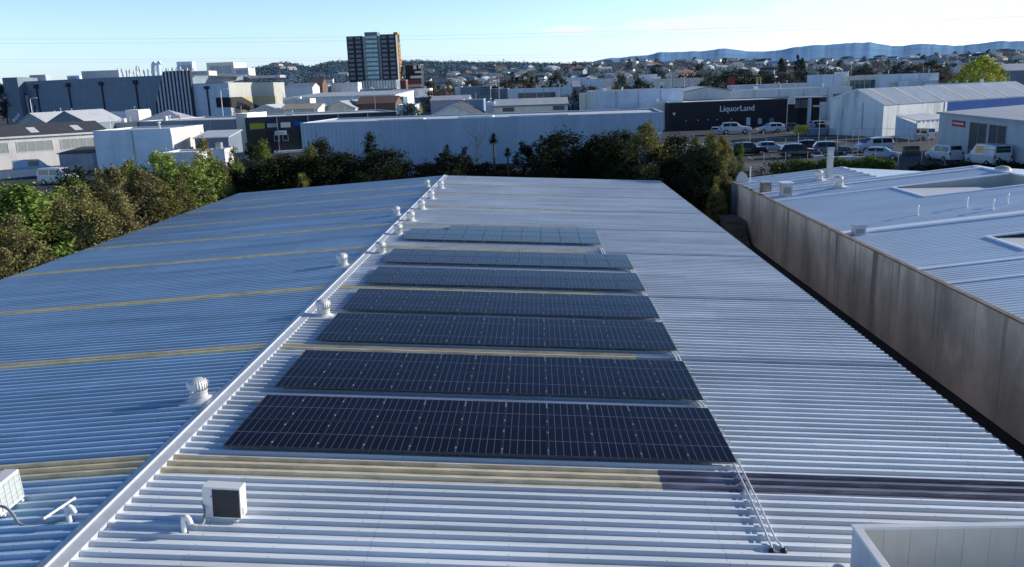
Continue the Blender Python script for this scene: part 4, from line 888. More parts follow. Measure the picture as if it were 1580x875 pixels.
blk(1309, 1360, 117, 301, 20, 'glazed_office', 'office with a wide dark glazed front right of the stair tower', mw=P_CREAM, mr=R_GREY, wins=(('f', .6, 11.2, 5, 11, P_GLASST, P_CREAM, 'window', 6),), trim=P_CREAM)
blk(1360, 1449, 114, 296, 24, 'blue_grey_hall', 'tall blue-grey hall with plain walls behind the gabled shed', mw=P_BLUEG, wins=(('f', 3, 9, 6.5, 9.5, P_BEIGE, P_GREY),), trim=P_BLUEG)
blk(1400, 1448, 125, 288, 7, 'blue_grey_annex', 'flat blue-grey annex in front of the tall blue-grey hall', mw=P_BLUEG, wins=(('f', 8.3, 10.3, 6.3, 7.6),))
t = blk(1449, 1558, 128, 262, 10, 'mural_wall_store', 'long low pale store right of the blue-grey hall', mw=P_WHITE, wins=(('f', 17.5, 21.5, 4.8, 6.8, P_SLATE),))
blk(1555, 1640, 108, 330, 20, 'dark_house_row', 'dark-roofed house row at the right picture edge', 'gu', 2.5, P_SLATE, R_GREY)
# white gabled shed with long roof and a blue wall part
A = onz(1279, 208); B = onz(1360.5, 211); gd = Vector((B.x-A.x, B.y-A.y)); gl = gd.length; gn = Vector((-gd.y, gd.x)).normalized()
gs = shed('gabled_shed', 'weathered white gabled shed with ribbed blue-grey roof beside the car park', 'shed', (A.x, A.y), (B.x, B.y), 62, 7.2, 'gv', 2.6, RIB_WHITE, cmat('hazy_blue_roof', (.27, .35, .45), stretch=(.1, 1, 1)), over=.15, trim=P_WHITE)
mb = MB()
for k in range(7):
    y = 4+k*8.6
    for s in (0, 1):
        xa = -.2 if s == 0 else gl+.2; mb.add([(xa, y-.25, 7.36), (gl/2, y-.25, 9.98), (gl/2, y+.25, 9.98), (xa, y+.25, 7.36)], [(0, 1, 2, 3)])
mb.build('roof_rib', P_CREAM, gs); panel(gs, 'blue_wall', P_BLUE, 'r', gl, 22.5, 62, 0, 6.95, .07); panel(gs, 'corner_trim', P_WHITE, 'r', gl, 21.6, 22.4, 0, 7.0, .12)
mb = MB(); mb.box(gl*.62, gl*.635, -.12, -.02, 1.5, 7.2); mb.build('downpipe', P_GREY, gs)
for o_ in gs.children:          # the left eave stands higher than the right one
    for v in o_.data.vertices:
        if v.co.z > 4: v.co.z += .65*(1-2*v.co.x/gl)
# white canopy with a van under it
cn = thing('carport', 'white flat-roofed carport leaning on the side of the gabled shed', 'carport')
q = [Vector((74.2, 176.8, 4.4)), at(1430, 175, 177), at(1457, 184.5, 166), Vector((73.9, 166.3, 3.75))]
MB().add(q+[v+Vector((0, 0, .12)) for v in q], [(0, 3, 2, 1), (4, 5, 6, 7), (0, 1, 5, 4), (1, 2, 6, 5), (2, 3, 7, 6), (3, 0, 4, 7)]).build('roof', P_WHITE, cn)
MB().add([(74.2, 176.8, 0), (73.9, 166.5, 0), (73.9, 166.5, 3.2), (74.2, 176.8, 4.35), (74.25, 176.8, 0), (73.95, 166.5, 0), (73.95, 166.5, 3.2), (74.25, 176.8, 4.35)], [(0, 1, 2, 3), (7, 6, 5, 4), (3, 2, 6, 7), (1, 5, 6, 2)]).build('side_sheet', P_BLUEG, cn)
mb = MB()
for k in range(6):
    a_ = q[3].lerp(q[2], k/6); b2 = q[3].lerp(q[2], (k+.95)/6); mb.add([a_, b2, (a_+b2)/2-Vector((0, 0, .45))], [(0, 1, 2)])
mb.build('valance', P_WHITE, cn)
for k in (0, 1):
    v = q[3-k]; mb = MB(); mb.box(v.x-.08, v.x+.08, v.y-.08, v.y+.08, 0, v.z-.01); mb.build('post', P_GREY, cn)
# grey garage at the right edge
A = Vector((67.9, 144.5)); B = Vector((63.6, 108.0))
gg = shed('grey_garage', 'grey garage with two dark doorways and a small red sign at the right edge', 'garage', A, B, 26, 6.2, 'mono', 1.6, cmat('grey_block_wall', (.50, .55, .58)), R_GREY, trim=P_GREY, over=.35)
for (u0, u1) in ((13.6, 20.0), (20.8, 26.6)): opening(gg, 36, 26, 'f', u0, u1, .1, 5.3, mat('dark_roller_door', (.035, .045, .055), rough=.5, var=.25, scale=1, stretch=(6, 1, .1)), P_GREY, 'roller_door', 2)
s = panel(gg, 'sign', P_RED, 'f', 36, 6.2, 11.6, 4.4, 5.35, .08)
mb = MB(); r = random.Random(3); x = 6.6
while x < 11.0: w = r.uniform(.18, .42); mb.box(x, x+w, -.10, -.085, 4.72, 4.72+r.uniform(.22, .36)); x += w+.12
mb.build('sign_text', P_WHITE, s)

# ---- car park fence, posts, rubbish
M_STEEL = mat('galvanised_post', (.38, .40, .41), rough=.6, metal=.3)
def fence(label, P0, P1, n, h=2.2, rails=True):
    P0 = Vector((*P0, 0)); P1 = Vector((*P1, 0)); t = thing('chain_fence', label, 'fence', P0)
    d = P1-P0
    for k in range(n+1):
        q = d*k/n; mb = MB(); mb.tube([q, q+Vector((0, 0, h))], .045, 6); mb.build('post', M_STEEL, t)
    mb = MB()
    mb.tube([Vector((0, 0, h-.05)), d+Vector((0, 0, h-.05))], .03, 6)
    mb.build('top_rail', M_STEEL, t)
    mb = MB()
    for k in range(9): z = .15+k*.24; mb.tube([Vector((0, 0, z)), d+Vector((0, 0, z))], .006, 3)
    m_ = int(d.length/.6)
    for k in range(m_): q = d*k/m_; mb.tube([q+Vector((0, 0, .1)), q+Vector((0, 0, h-.05))], .006, 3)
    mb.build('wire_mesh', M_STEEL, t)
fence('chain-link fence along the near edge of the car park behind the hedge', (31.5, 117.5), (62.5, 110.5), 11, 2.9)
fence('chain-link fence across the car park in front of the liquor shop', (36, 160), (70, 152), 10, 2.0)
fence('tall dark fence in front of the carport sheet', (62.5, 168.5), (76, 159), 4, 2.6)
# pale concrete strip, footpath
mb = MB(); mb.add([(30, 174, .004), (72, 166, .004), (72.5, 169, .004), (30, 180, .004)], [(0, 1, 2, 3)]); struct(mb.build('footpath', mat('pale_path', (.12, .12, .12), rough=.9, var=.15)))
mb = MB(); mb.add([(30, 125, .006), (52, 121, .006), (53, 128, .006), (30, 133, .006)], [(0, 1, 2, 3)]); struct(mb.build('concrete_apron', mat('pale_apron', (.085, .088, .09), rough=.9, var=.2)))

M_LINE = mat('road_paint', (.55, .56, .56), rough=.8, var=.3, scale=2); mb = MB()
for k in range(15):
    x = 33+k*3.9; mb.quad((x, 200, .010), (x+.16, 200, .010), (x+1.3, 206.5, .010), (x+1.14, 206.5, .010))
for k in range(9):
    x = 35+k*4.1; mb.quad((x, 137, .010), (x+.15, 137, .010), (x+1.0, 144, .010), (x+.85, 144, .010))
struct(mb.build('road_marking', M_LINE))
mb = MB(); mb.box(30, 73, 196.5, 196.9, .004, .14); struct(mb.build('kerb', mat('kerb_concrete', (.30, .30, .29), rough=.9)))
# ---- vehicles
M_TYRE = mat('tyre_rubber', (.015, .015, .016), rough=.85); M_RIM = mat('alloy_rim', (.45, .46, .47), rough=.35, metal=.6); M_HEAD = mat('headlight_glass', (.75, .76, .76), rough=.1); M_TAIL = mat('tail_light_red', (.35, .015, .015), rough=.25)
M_CGL = mat('car_glass', (.012, .015, .018), rough=.06, var=.1, spec=.7)
def carpaint(n, c): 
    m = mat(n, c, rough=.28, var=.03); m.node_tree.nodes['Principled BSDF'].inputs['Coat Weight'].default_value = .6; return m
C_WHITE = carpaint('white_car_paint', (.72, .73, .74)); C_SILVER = carpaint('silver_car_paint', (.42, .45, .50)); C_BLACK = carpaint('black_car_paint', (.014, .015, .02)); C_LBLUE = carpaint('pale_blue_car_paint', (.25, .38, .58)); C_GREY = carpaint('grey_car_paint', (.12, .13, .15))
# stations: x, belt height, roof height, roof half-width ratio ; cabins: glass station ranges
CARS = {
 'hatch': (4.1, .86, [(0, .80, .84, .9), (.12, .95, 1.05, .88), (.55, .98, 1.43, .74), (1.4, .97, 1.50, .76), (2.3, .96, 1.44, .75), (2.95, .94, 1.0, .86), (3.7, .84, .88, .86), (4.1, .62, .66, .8)], (1.2, 3.35), [(2, 3), (3, 4)], (4, 5), (1, 2), .33),
 'suv': (4.7, .93, [(0, .95, 1.0, .9), (.1, 1.10, 1.2, .88), (.5, 1.12, 1.70, .78), (1.6, 1.11, 1.76, .79), (2.6, 1.10, 1.70, .78), (3.25, 1.08, 1.14, .88), (4.4, 1.0, 1.03, .86), (4.7, .75, .8, .84)], (.95, 3.75), [(2, 3), (3, 4)], (4, 5), (1, 2), .36),
 'mpv': (4.85, .93, [(0, 1.05, 1.1, .92), (.06, 1.12, 1.25, .9), (.28, 1.12, 1.84, .82), (1.7, 1.11, 1.90, .83), (3.0, 1.08, 1.82, .82), (3.95, 1.05, 1.12, .88), (4.65, .90, .94, .86), (4.85, .65, .7, .84)], (1.0, 3.9), [(2, 3), (3, 4)], (4, 5), (1, 2), .33),
 'van': (5.1, .98, [(0, 1.15, 1.2, .94), (.03, 1.2, 1.35, .93), (.12, 1.2, 2.12, .86), (1.8, 1.2, 2.20, .87), (3.3, 1.18, 2.14, .86), (4.3, 1.10, 1.22, .90), (4.95, .95, 1.0, .88), (5.1, .65, .7, .86)], (1.05, 4.15), [(3, 4)], (4, 5), (1, 2), .35),
 'bus': (4.9, .88, [(0, 1.05, 1.1, .94), (.03, 1.1, 1.25, .93), (.15, 1.1, 1.98, .86), (1.9, 1.1, 2.04, .87), (3.5, 1.08, 1.98, .86), (4.45, 1.0, 1.15, .90), (4.8, .9, .95, .88), (4.9, .6, .65, .86)], (1.0, 3.7), [(2, 3), (3, 4)], (4, 5), (1, 2), .34),
}
def vehicle(kind, name, label, loc, head, paint, cat='car', group=None, sz=1.3):
    L_, W_, st, axles, side, ws, rw, wr = CARS[kind]
    t = thing(name, label, cat, (loc[0], loc[1], 0.), (0, 0, head), group); t.scale = (sz, sz, sz)
    cx = L_/2; zb = .28
    def rows(s):
        x, be, tp, rt = s; e = 1-.10*(abs(x-cx)/cx)**4
        return [(x-cx, W_*.9*e, zb), (x-cx, W_*e, zb+.22), (x-cx, W_*.99*e, be-.08), (x-cx, W_*.96*e, be), (x-cx, W_*rt*e, tp-.05), (x-cx, W_*rt*e*.88, tp), (x-cx, 0, tp+.03)]
    R_ = [rows(s) for s in st]; mb = MB(); n = 13
    vs = []
    for r_ in R_: vs += r_[:6]+[r_[6]]+[(x, -y, z) for x, y, z in reversed(r_[:6])]
    fs = [(i*n+j, i*n+j+1, (i+1)*n+j+1, (i+1)*n+j) for i in range(len(R_)-1) for j in range(n-1)]
    fs += [tuple(range(n)), tuple(range((len(R_)-1)*n, len(R_)*n))[::-1]]+[(i*n, (i+1)*n, (i+1)*n+n-1, i*n+n-1) for i in range(len(R_)-1)]
    mb.add(vs, fs, 0, False); b = mb.build('body', paint, t)
    bv = b.modifiers.new('soft', 'BEVEL'); bv.width = .04; bv.segments = 2; bv.limit_method = 'ANGLE'; bv.angle_limit = .5
    lerp = lambda a, c, u: Vector(a)*(1-u)+Vector(c)*u
    for (i, j) in side:
        for sg in (1, -1):
            F_ = lambda s, u: lerp(R_[s][3], R_[s][4], u)
            q = [lerp(F_(i, .08), F_(j, .08), .06), lerp(F_(i, .08), F_(j, .08), .95), lerp(F_(i, .86), F_(j, .86), .95), lerp(F_(i, .86), F_(j, .86), .06)]
            q = [Vector((v.x, sg*(v.y+.012), v.z)) for v in q]; MB().add(q, [(0, 1, 2, 3)]).build('window', M_CGL, t)
    for nm, (i, j), u0, u1 in (('windscreen', ws, .08, .93), ('rear_window', rw, .12, .9)):
        P = lambda s, k, u: lerp(R_[i][k], R_[j][k], u)
        qs = []
        for u in (u0, u1):
            e_ = P(0, 5, u); qs.append((e_, Vector((e_.x, -e_.y, e_.z))))
        dx = .015 if nm == 'windscreen' else -.015
        q = [qs[0][0], qs[0][1], qs[1][1], qs[1][0]]; q = [Vector((v.x+dx, v.y*.97, v.z+.035)) for v in q]; MB().add(q, [(0, 1, 2, 3)]).build(nm, M_CGL, t)
    for ax in axles:
        for sg in (1, -1):
            w = MB(); y0, y1 = sg*(W_-.2), sg*(W_+.012)
            w.tube([(ax-cx, y0, wr), (ax-cx, y1, wr)], wr, 18); wo = w.build('wheel', M_TYRE, t)
            w = MB(); w.tube([(ax-cx, y1-sg*.05, wr), (ax-cx, y1+sg*.012, wr)], wr*.62, 12); w.build('rim', M_RIM, wo)
    zl = st[-2][1]-.16; xl = L_/2-.02
    for sg in (1, -1):
        MB().bevel_box(xl-.34, xl-.02, sg*W_*.72-.19, sg*W_*.72+.19, zl-.05, zl+.12, .03).build('headlight', M_HEAD, t)
        zt_ = st[1][1]-.1; MB().bevel_box(-cx-.02, -cx+.08, sg*W_*.82-.09, sg*W_*.82+.09, zt_-.2, zt_+.14, .02).build('tail_light', M_TAIL, t)
    MB().box(-cx-.02, -cx-.004, -.26, .26, .62, .74).build('number_plate', P_WHITE, t); MB().box(cx-.03, cx+.03, -.5, .5, .36, .5).build('grille', M_BLACK, t)
    return t
def g(px, py): p = onz(px, py); return (p.x, p.y)
vehicle('hatch', 'parked_car', 'silver wagon behind the fence, left of the dark four-wheel drive', g(1190, 235), math.radians(-4), C_SILVER)
vehicle('suv', 'parked_car', 'black four-wheel drive in the middle of the car park', g(1233, 243), math.radians(-6), C_BLACK)
vehicle('hatch', 'parked_car', 'dark car with a red roof line behind the black four-wheel drive', g(1238, 233), math.radians(176), carpaint('dark_red_paint', (.10, .012, .014)))
vehicle('suv', 'parked_car', 'dark long car right of the black four-wheel drive, nose to the right', g(1283, 239), math.radians(-10), C_GREY)
vehicle('mpv', 'people_mover', 'white people mover facing left in front of the gabled shed', g(1347, 234), math.radians(186), C_WHITE, 'van')
vehicle('hatch', 'parked_car', 'small pale car in front of the white people mover, nose to the right', g(1361, 246), math.radians(-32), C_SILVER)
vehicle('mpv', 'parked_van', 'white passenger van with side windows beside the grey garage', g(1455, 248), math.radians(97), C_WHITE, 'van')
vehicle('van', 'delivery_van', 'big white delivery van with dark rear window at the right edge', g(1523, 256), math.radians(92), C_WHITE, 'van', None, 1.42)
vehicle('bus', 'parked_van', 'white van under the white carport', (76.0, 168.5), math.radians(105), C_WHITE, 'van', None, 1.15)
vehicle('suv', 'parked_car', 'white car on the left in front of the liquor shop', (47.8, 205), math.radians(-5), C_WHITE, 'car', None, 1.6)
vehicle('hatch', 'parked_car', 'white car on the right in front of the liquor shop', (56.0, 204), math.radians(184), C_WHITE, 'car', None, 1.6)
vehicle('hatch', 'parked_car', 'blue-grey car left of the white pair at the liquor shop', (42.6, 203), math.radians(80), C_LBLUE)
vehicle('hatch', 'parked_car', 'dark car right of the white pair at the liquor shop', (63.0, 209), math.radians(0), C_GREY)
vehicle('suv', 'parked_car', 'dark car behind the skip at the shop entrance', (70, 210), math.radians(8), C_SILVER)
vehicle('bus', 'minibus', 'white minibus with dark side windows below the white warehouse on the left', (-78.0, 133), math.radians(-12), C_WHITE, 'van')
vehicle('van', 'pickup_van', 'pale blue van behind the low wall at the left edge', (-93.5, 152), math.radians(38), C_LBLUE, 'van')
vehicle('hatch', 'parked_car', 'white car half hidden behind the trees near the black building', (-42.5, 135), math.radians(60), C_WHITE)
for k, (x, y, h_, kind, pt_, lab) in enumerate(((67.5, 203, 80, 'hatch', C_BLACK, 'black car nearest the shop entrance, left of three'), (72.0, 204, 82, 'suv', C_GREY, 'grey car nearest the shop entrance, middle of three'), (76.5, 203, 84, 'hatch', C_WHITE, 'white car close to the gabled shed wall'), (36.5, 146, 6, 'suv', C_BLACK, 'black car half hidden by the right-hand trees'), (60.0, 152, 175, 'hatch', C_GREY, 'grey car behind the white people mover'))):
    vehicle(kind, 'parked_car', lab, (x, y), math.radians(h_), pt_)
# bits in the car park
t = thing('skip_bin', 'blue-grey rubbish skip at the shop entrance', 'skip', (62.5, 190, 0)); mb = MB(); mb.prism([(-2.2, 1.5), (2.2, 1.5), (1.7, .1), (-1.7, .1)], 'y', -.9, .9); mb.build('bin', cmat('skip_paint', (.20, .25, .33)), t); mb = MB(); mb.box(-2.25, 2.25, -.95, .95, 1.503, 1.6); mb.build('rim', P_GREY, t)
t = thing('yellow_board_trailer', 'yellow advertising board standing left of the blue-grey skip', 'sign', (59.3, 190.5, 0)); mb = MB(); mb.box(-1.6, 1.6, -.05, .05, .5, 2.3); mb.build('board', P_YEL, t); mb = MB(); mb.box(-.9, .7, -.07, -.055, .9, 1.9); mb.build('picture', P_LIME, t)
for x in (-1.4, 1.4): mb = MB(); mb.box(x-.05, x+.05, -.3, .3, 0, .5); mb.build('leg', M_STEEL, t)
t = thing('traffic_cone', 'orange traffic cone by the white cars', 'cone', (53.0, 199, 0)); mb = MB(); mb.lathe([(.16, .04), (.04, .72), (.001, .73)], n=12); mb.build('cone', mat('cone_orange', (.6, .16, .03), rough=.5), t); mb = MB(); mb.box(-.2, .2, -.2, .2, 0, .04); mb.build('base', P_BLACK, t)
t = thing('concrete_block', 'pale slanted concrete blocks beside the fence, left part of the car park', 'block', (42.0, 125.5, 0)); mb = MB(); mb.prism([(-.7, 0), (.7, 0), (.45, 1.5), (-.95, 1.5)], 'y', -.4, .4); mb.build('slab', P_CREAM, t)
t = thing('utility_box', 'long pale grey utility boxes beside the fence', 'cabinet', (45.2, 125.2, 0)); mb = MB(); mb.bevel_box(-1.7, 1.7, -.5, .5, .05, 1.25, .04); mb.build('cabinet', P_BLUEG, t); mb = MB(); mb.bevel_box(1.8, 3.3, -.5, .5, .05, 1.1, .04); mb.build('side_cabinet', P_GREY, t)
t = thing('pallet_pile', 'pile of pallets and frames behind the white passenger van', 'pallets', (60.5, 137.5, 0)); 
for k in range(5): mb = MB(); mb.box(-1.2+rnd.uniform(-.1, .1), 1.2, -.6, .6, k*.28, k*.28+.10); mb.box(-1.1, 1.1, -.5, .5, k*.28+.103, k*.28+.275); mb.build('pallet', M_TIMB, t)
t = thing('timber_trailer', 'flat trailer loaded with pale timber behind the tall sunlit trees', 'trailer', (at(1046, 205, 138).x, 138, 0), (0, 0, math.radians(16)))
mb = MB(); mb.box(-2.5, 6.5, -1.2, 1.2, .7, .95); mb.build('bed', P_BROWN, t)
for k in range(7): mb = MB(); mb.box(-2.3, 6.3, -1.15+k*.33, -.88+k*.33, .953, 2.6+.10*(k % 2)); mb.build('timber', P_CREAM if k % 2 else P_WHITE, t)
mb = MB(); mb.box(-2.56, -2.5, -1.2, 1.2, .7, 2.7); mb.build('headboard', P_BROWN, t)

# ---- left side
bA = Vector((-113.5, 160)); bB = Vector((-93.0, 180))
M_WLIT = cmat('white_block_wall', (.72, .70, .67))
lw = shed('low_warehouse', 'low white warehouse with dark roof, skylights and long windows at the left edge', 'warehouse', bA+(bA-bB)*.6, bB, 18, 6.3, 'gu', 2.2, M_WLIT, R_DARK, trim=M_WLIT, over=.4, wins=tuple(('f', 3.5+8.2*k, 10.0+8.2*k, 3.3, 5.3, mat('frosted_glass', (.36, .38, .36), rough=.4), M_WLIT, 'window', 4) for k in range(5)))
LL = ((bA+(bA-bB)*.6)-bB).length
for k in range(5):
    u = 6+8.5*k; s = 2.2/9; MB().add([(u, 2.2, 6.3+2.2*s+.17), (u+1.6, 2.2, 6.3+2.2*s+.17), (u+1.6, 6.2, 6.3+6.2*s+.17), (u, 6.2, 6.3+6.2*s+.17)], [(0, 1, 2, 3)]).build('skylight', P_WHITE, lw)
mb = MB(); mb.lathe([(.4, 7.9), (.4, 8.9), (.75, 9.0), (.5, 9.4), (.001, 9.5)], (13, 7, 0), 16); mb.build('roof_vent', P_WHITE, lw)
bw = blk(143, 263, 201, 150, 15, 'blue_white_block', 'plain blue-white block with a beige right side, above the left shrub belt', mw=cmat('blue_white_paint', (.70, .82, .92)), trim=P_WHITE, mr=R_PALE)
L2 = at(263, 201, 150).x-at(143, 201, 150).x; panel(bw, 'side_wall', P_BEIGE, 'r', L2, 0, 15, 0, 6.8, .05); panel(bw, 'side_door', P_BLACK, 'r', L2, 7.5, 9, 0, 3.8, .09)
blk(90, 142, 237, 158, 9, 'grey_annex', 'grey-blue lean-to beside the low white warehouse', 'mono', .6, P_GREY, R_DARK)
mb = MB(); w0 = onz(-20, 279); w1 = onz(143, 262); d = Vector((w1.x-w0.x, w1.y-w0.y, 0)); nrm = Vector((-d.y, d.x, 0)).normalized()*.2
mb.add([(w0.x, w0.y, 0), (w1.x, w1.y, 0), (w1.x+nrm.x, w1.y+nrm.y, 0), (w0.x+nrm.x, w0.y+nrm.y, 0)]+[(w0.x, w0.y, 1.3), (w1.x, w1.y, 1.3), (w1.x+nrm.x, w1.y+nrm.y, 1.3), (w0.x+nrm.x, w0.y+nrm.y, 1.3)], [(0, 1, 5, 4), (1, 2, 6, 5), (2, 3, 7, 6), (3, 0, 4, 7), (4, 5, 6, 7)])
tag(mb.build('low_wall', M_WLIT), 'low white yard wall between the pale blue van and the minibus', 'wall')
blk(247, 305, 236, 138, 8, 'white_lean_to', 'low white flat-roofed lean-to in front of the blue-white block', mw=P_WHITE, mr=P_WHITE)
blk(300, 352, 213, 152, 7, 'metal_canopy', 'small grey store with a shiny metal roof right of the blue-white block', 'mono', .9, P_SLATE, R_PALE)
blk(322, 346, 231, 136, 4, 'white_box_store', 'tiny white store box above the trees left of the black building', mw=P_WHITE)
# fascia row and black building
blk(214, 363, 186, 205, 25, 'fascia_store', 'grey-blue store with long pale fascia left of the black building', mw=P_SLATE, trim=P_WHITE, slant=-8)
blk(363, 381, 176, 189, 14, 'beige_pillar', 'beige end pier between the grey-blue store and the black building', mw=P_BEIGE)
bk = blk(377, 612, 177, 188, 26, 'black_building', 'black flat-roofed building with coloured panels beyond the left trees', mw=P_NAVY, trim=P_WHITE, slant=12)
def bkp(nm, m, a, b, c, e, d=.06):
    mpp = 188/1279.; u0 = (a-377)*mpp; u1 = (b-377)*mpp; return panel(bk, nm, m, 'f', 40, u0, u1, 13-(e-145)*mpp*1.03, 13-(c-145)*mpp*1.03, d)
bkp('lower_wall', P_BLACK, 377, 463, 198, 240, .03); bkp('colour_panel', P_LIME, 383, 405, 186, 194.5); bkp('picture_panel', P_GREY, 409, 425, 187, 193); bkp('picture_panel', P_CREAM, 429, 444, 186.5, 194); bkp('colour_panel', P_BLUE, 448, 463, 185, 192)
s = bkp('sign', P_WHITE, 419, 437, 198.5, 204.5); bkp('sign_text', P_GREY, 421.5, 434.5, 200.5, 202.8, .08)
for a in (418, 431): opening(bk, 40, 26, 'f', (a-377)*.147, (a+7-377)*.147, 2.7, 3.9)
bkp('canopy', P_BLUEG, 415, 461, 228, 232.5, 1.6)
# gabled sheds behind the low warehouse
blk(25, 72, 191, 232, 20, 'gabled_shed', 'grey gabled shed with striped cladding, left of the blue gable', 'gv', 2.8, P_GREY, R_GREY)
blk(70, 135, 190.5, 225, 20, 'gabled_shed', 'blue-grey gabled shed behind the dark-roofed low warehouse', 'gv', 3.2, P_SLATE, R_GREY)
blk(-20, 60, 204, 205, 10, 'flat_store', 'flat grey store roof directly above the dark-roofed warehouse', mw=P_GREY, mr=R_GREY)
blk(50, 193, 176, 262, 18, 'long_low_store', 'long low store with white fascia below the stadium-like hall', mw=P_BLUEG, trim=P_WHITE)
blk(193, 213, 170, 258, 8, 'white_cube', 'bright white cube at the right end of the long low store', mw=P_WHITE)
blk(125, 212, 190, 240, 12, 'low_white_parapet', 'low pale roof with white parapets left of the tent roof', mw=P_CREAM, trim=P_WHITE)
p = at(262, 186, 232); t = thing('tent_roof', 'pyramid tent roof with pale panels in front of the striped wall', 'roof pavilion', (p.x, 232, 0)); e = p.z
mb = MB(); mb.add([(-7, -6, e), (7, -6, e), (7, 6, e), (-7, 6, e), (0, 0, e+2.9)], [(0, 1, 4), (1, 2, 4), (2, 3, 4), (3, 0, 4)]); mb.build('roof', P_LAV, t); mb = MB(); mb.box(-6.6, 6.6, -5.6, 5.6, 0, e-.02); mb.build('wall', P_BROWN, t)
# big hall
hY = 455.
hA = at(25, 125, hY+30); hB = at(252, 119, hY)
HH = 25.0; WRED = (Vector((hB.x, hB.y))-Vector((hA.x, hA.y))).length
bh = shed('stadium_hall', 'huge slate-grey hall with slanted black and white striped walls', 'hall', (hA.x, hA.y), (hB.x, hB.y), 70, at(140, 121.5, hY+15).z, 'flat', 0, cmat('slate_cladding', (.22, .28, .35)), R_PALE, trim=P_SLATE); hz_ = at(140, 121.5, hY+15).z
for k in range(4):
    u = WRED*(.14+k*.226); b = MB(); b.box(u-.35, u+.35, -.5, -.01, 0, hz_-4); b.box(u-1.3, u+1.3, -1.0, -.01, hz_-4, hz_-1.8); b.build('downpipe', P_NAVY, bh)
M_SA = cmat('stripe_dark', (.022, .028, .05)); M_SB = cmat('stripe_pale', (.52, .56, .60))
sA = at(251, 110, hY-6); sB = at(292, 108.5, hY-6); s0 = at(234, 168, hY-6)
st_ = thing('striped_wall', 'slanted wall with upright black and white stripes at the right end of the hall', 'striped wall', (sA.x, hY-6, 0)); wS = sB.x-sA.x; zS = sA.z; lean = .36
n_ = 21; wL = wS+zS*lean*.62
for k in range(n_):
    u0, u1 = wS-wL*(n_-k)/n_, wS-wL*(n_-k-1)/n_
    zt = lambda u: zS if u >= 0 else max(.5, zS+u/lean)
    mb = MB(); mb.add([(u0, 0, 0), (u1, 0, 0), (u1, 0, zt(u1)), (u0, 0, zt(u0)), (u0, 3, 0), (u1, 3, 0), (u1, 3, zt(u1)), (u0, 3, zt(u0))], [(0, 1, 2, 3), (3, 2, 6, 7), (0, 3, 7, 4), (1, 5, 6, 2)]); mb.build('dark_stripe' if k % 2 == 0 else 'pale_stripe', M_SA if k % 2 == 0 else M_SB, st_)
sl = thing('striped_wall', 'small triangular striped wall at the left end of the hall', 'striped wall', (hA.x, hA.y-4, 0)); zt0 = at(25, 121, hA.y-4).z
for k in range(13):
    u0, u1 = k*1.25, (k+1)*1.25; z0_, z1_ = zt0*(1-k/13*.92), zt0*(1-(k+1)/13*.92); mb = MB(); mb.add([(u0, 0, 0), (u1, 0, 0), (u1, 0, z1_), (u0, 0, z0_), (u0, 2, 0), (u1, 2, 0), (u1, 2, z1_), (u0, 2, z0_)], [(0, 1, 2, 3), (3, 2, 6, 7), (1, 5, 6, 2)]); mb.build('dark_stripe' if k % 2 == 0 else 'pale_stripe', M_SA if k % 2 == 0 else M_SB, sl)
t = blk(3, 26, 120, hY+22, 20, 'corner_tower', 'dark corner tower at the far left end of the hall', mw=P_SLATE, trim=P_NAVY)
for k in range(3): panel(t, 'sign_panel', P_BLUEG if k else P_WHITE, 'f', 9, 2.2+k*1.6, 3.6+k*1.6, 2.5+k*1.4, 4.5+k*1.4, .3)
hc = blk(293, 352, 129, hY-4, 60, 'hall_wing', 'pale blue-grey wing right of the striped wall with a dark slanted recess', mw=P_BLUEG, trim=P_NAVY)
cA_ = at(352, 127.5, hY-4); cB_ = at(438, 123, hY+60)
h2 = shed('hall_wing', 'long beige-panelled side of the hall running away to the right', 'hall', (cA_.x, cA_.y), (cB_.x, cB_.y), 40, cA_.z, 'flat', 0, cmat('beige_panels', (.50, .51, .47)), R_PALE, trim=P_SLATE); Lh = (Vector((cB_.x, cB_.y))-Vector((cA_.x, cA_.y))).length
panel(h2, 'ochre_panel', cmat('ochre', (.50, .44, .24)), 'f', Lh, Lh*.12, Lh*.82, 4, cA_.z*.62, .2); mb = MB(); mb.prism([(0, cA_.z*.62), (Lh*.18, cA_.z*.62), (Lh*.55, cA_.z*.25), (Lh*.25, cA_.z*.25), (0, cA_.z*.36)], 'y', -.5, -.25); mb.build('dark_recess', P_BLACK, h2)
panel(hc, 'dark_recess', P_BLACK, 'f', 20, 13.2, 20.6, cA_.z*.36, cA_.z*.62, .4)
b = MB(); b.box(8.6, 9.3, -.5, -.01, 0, cA_.z-3); b.box(7.7, 10.2, -1, -.01, cA_.z-3, cA_.z-1.4); b.build('downpipe', P_NAVY, hc)
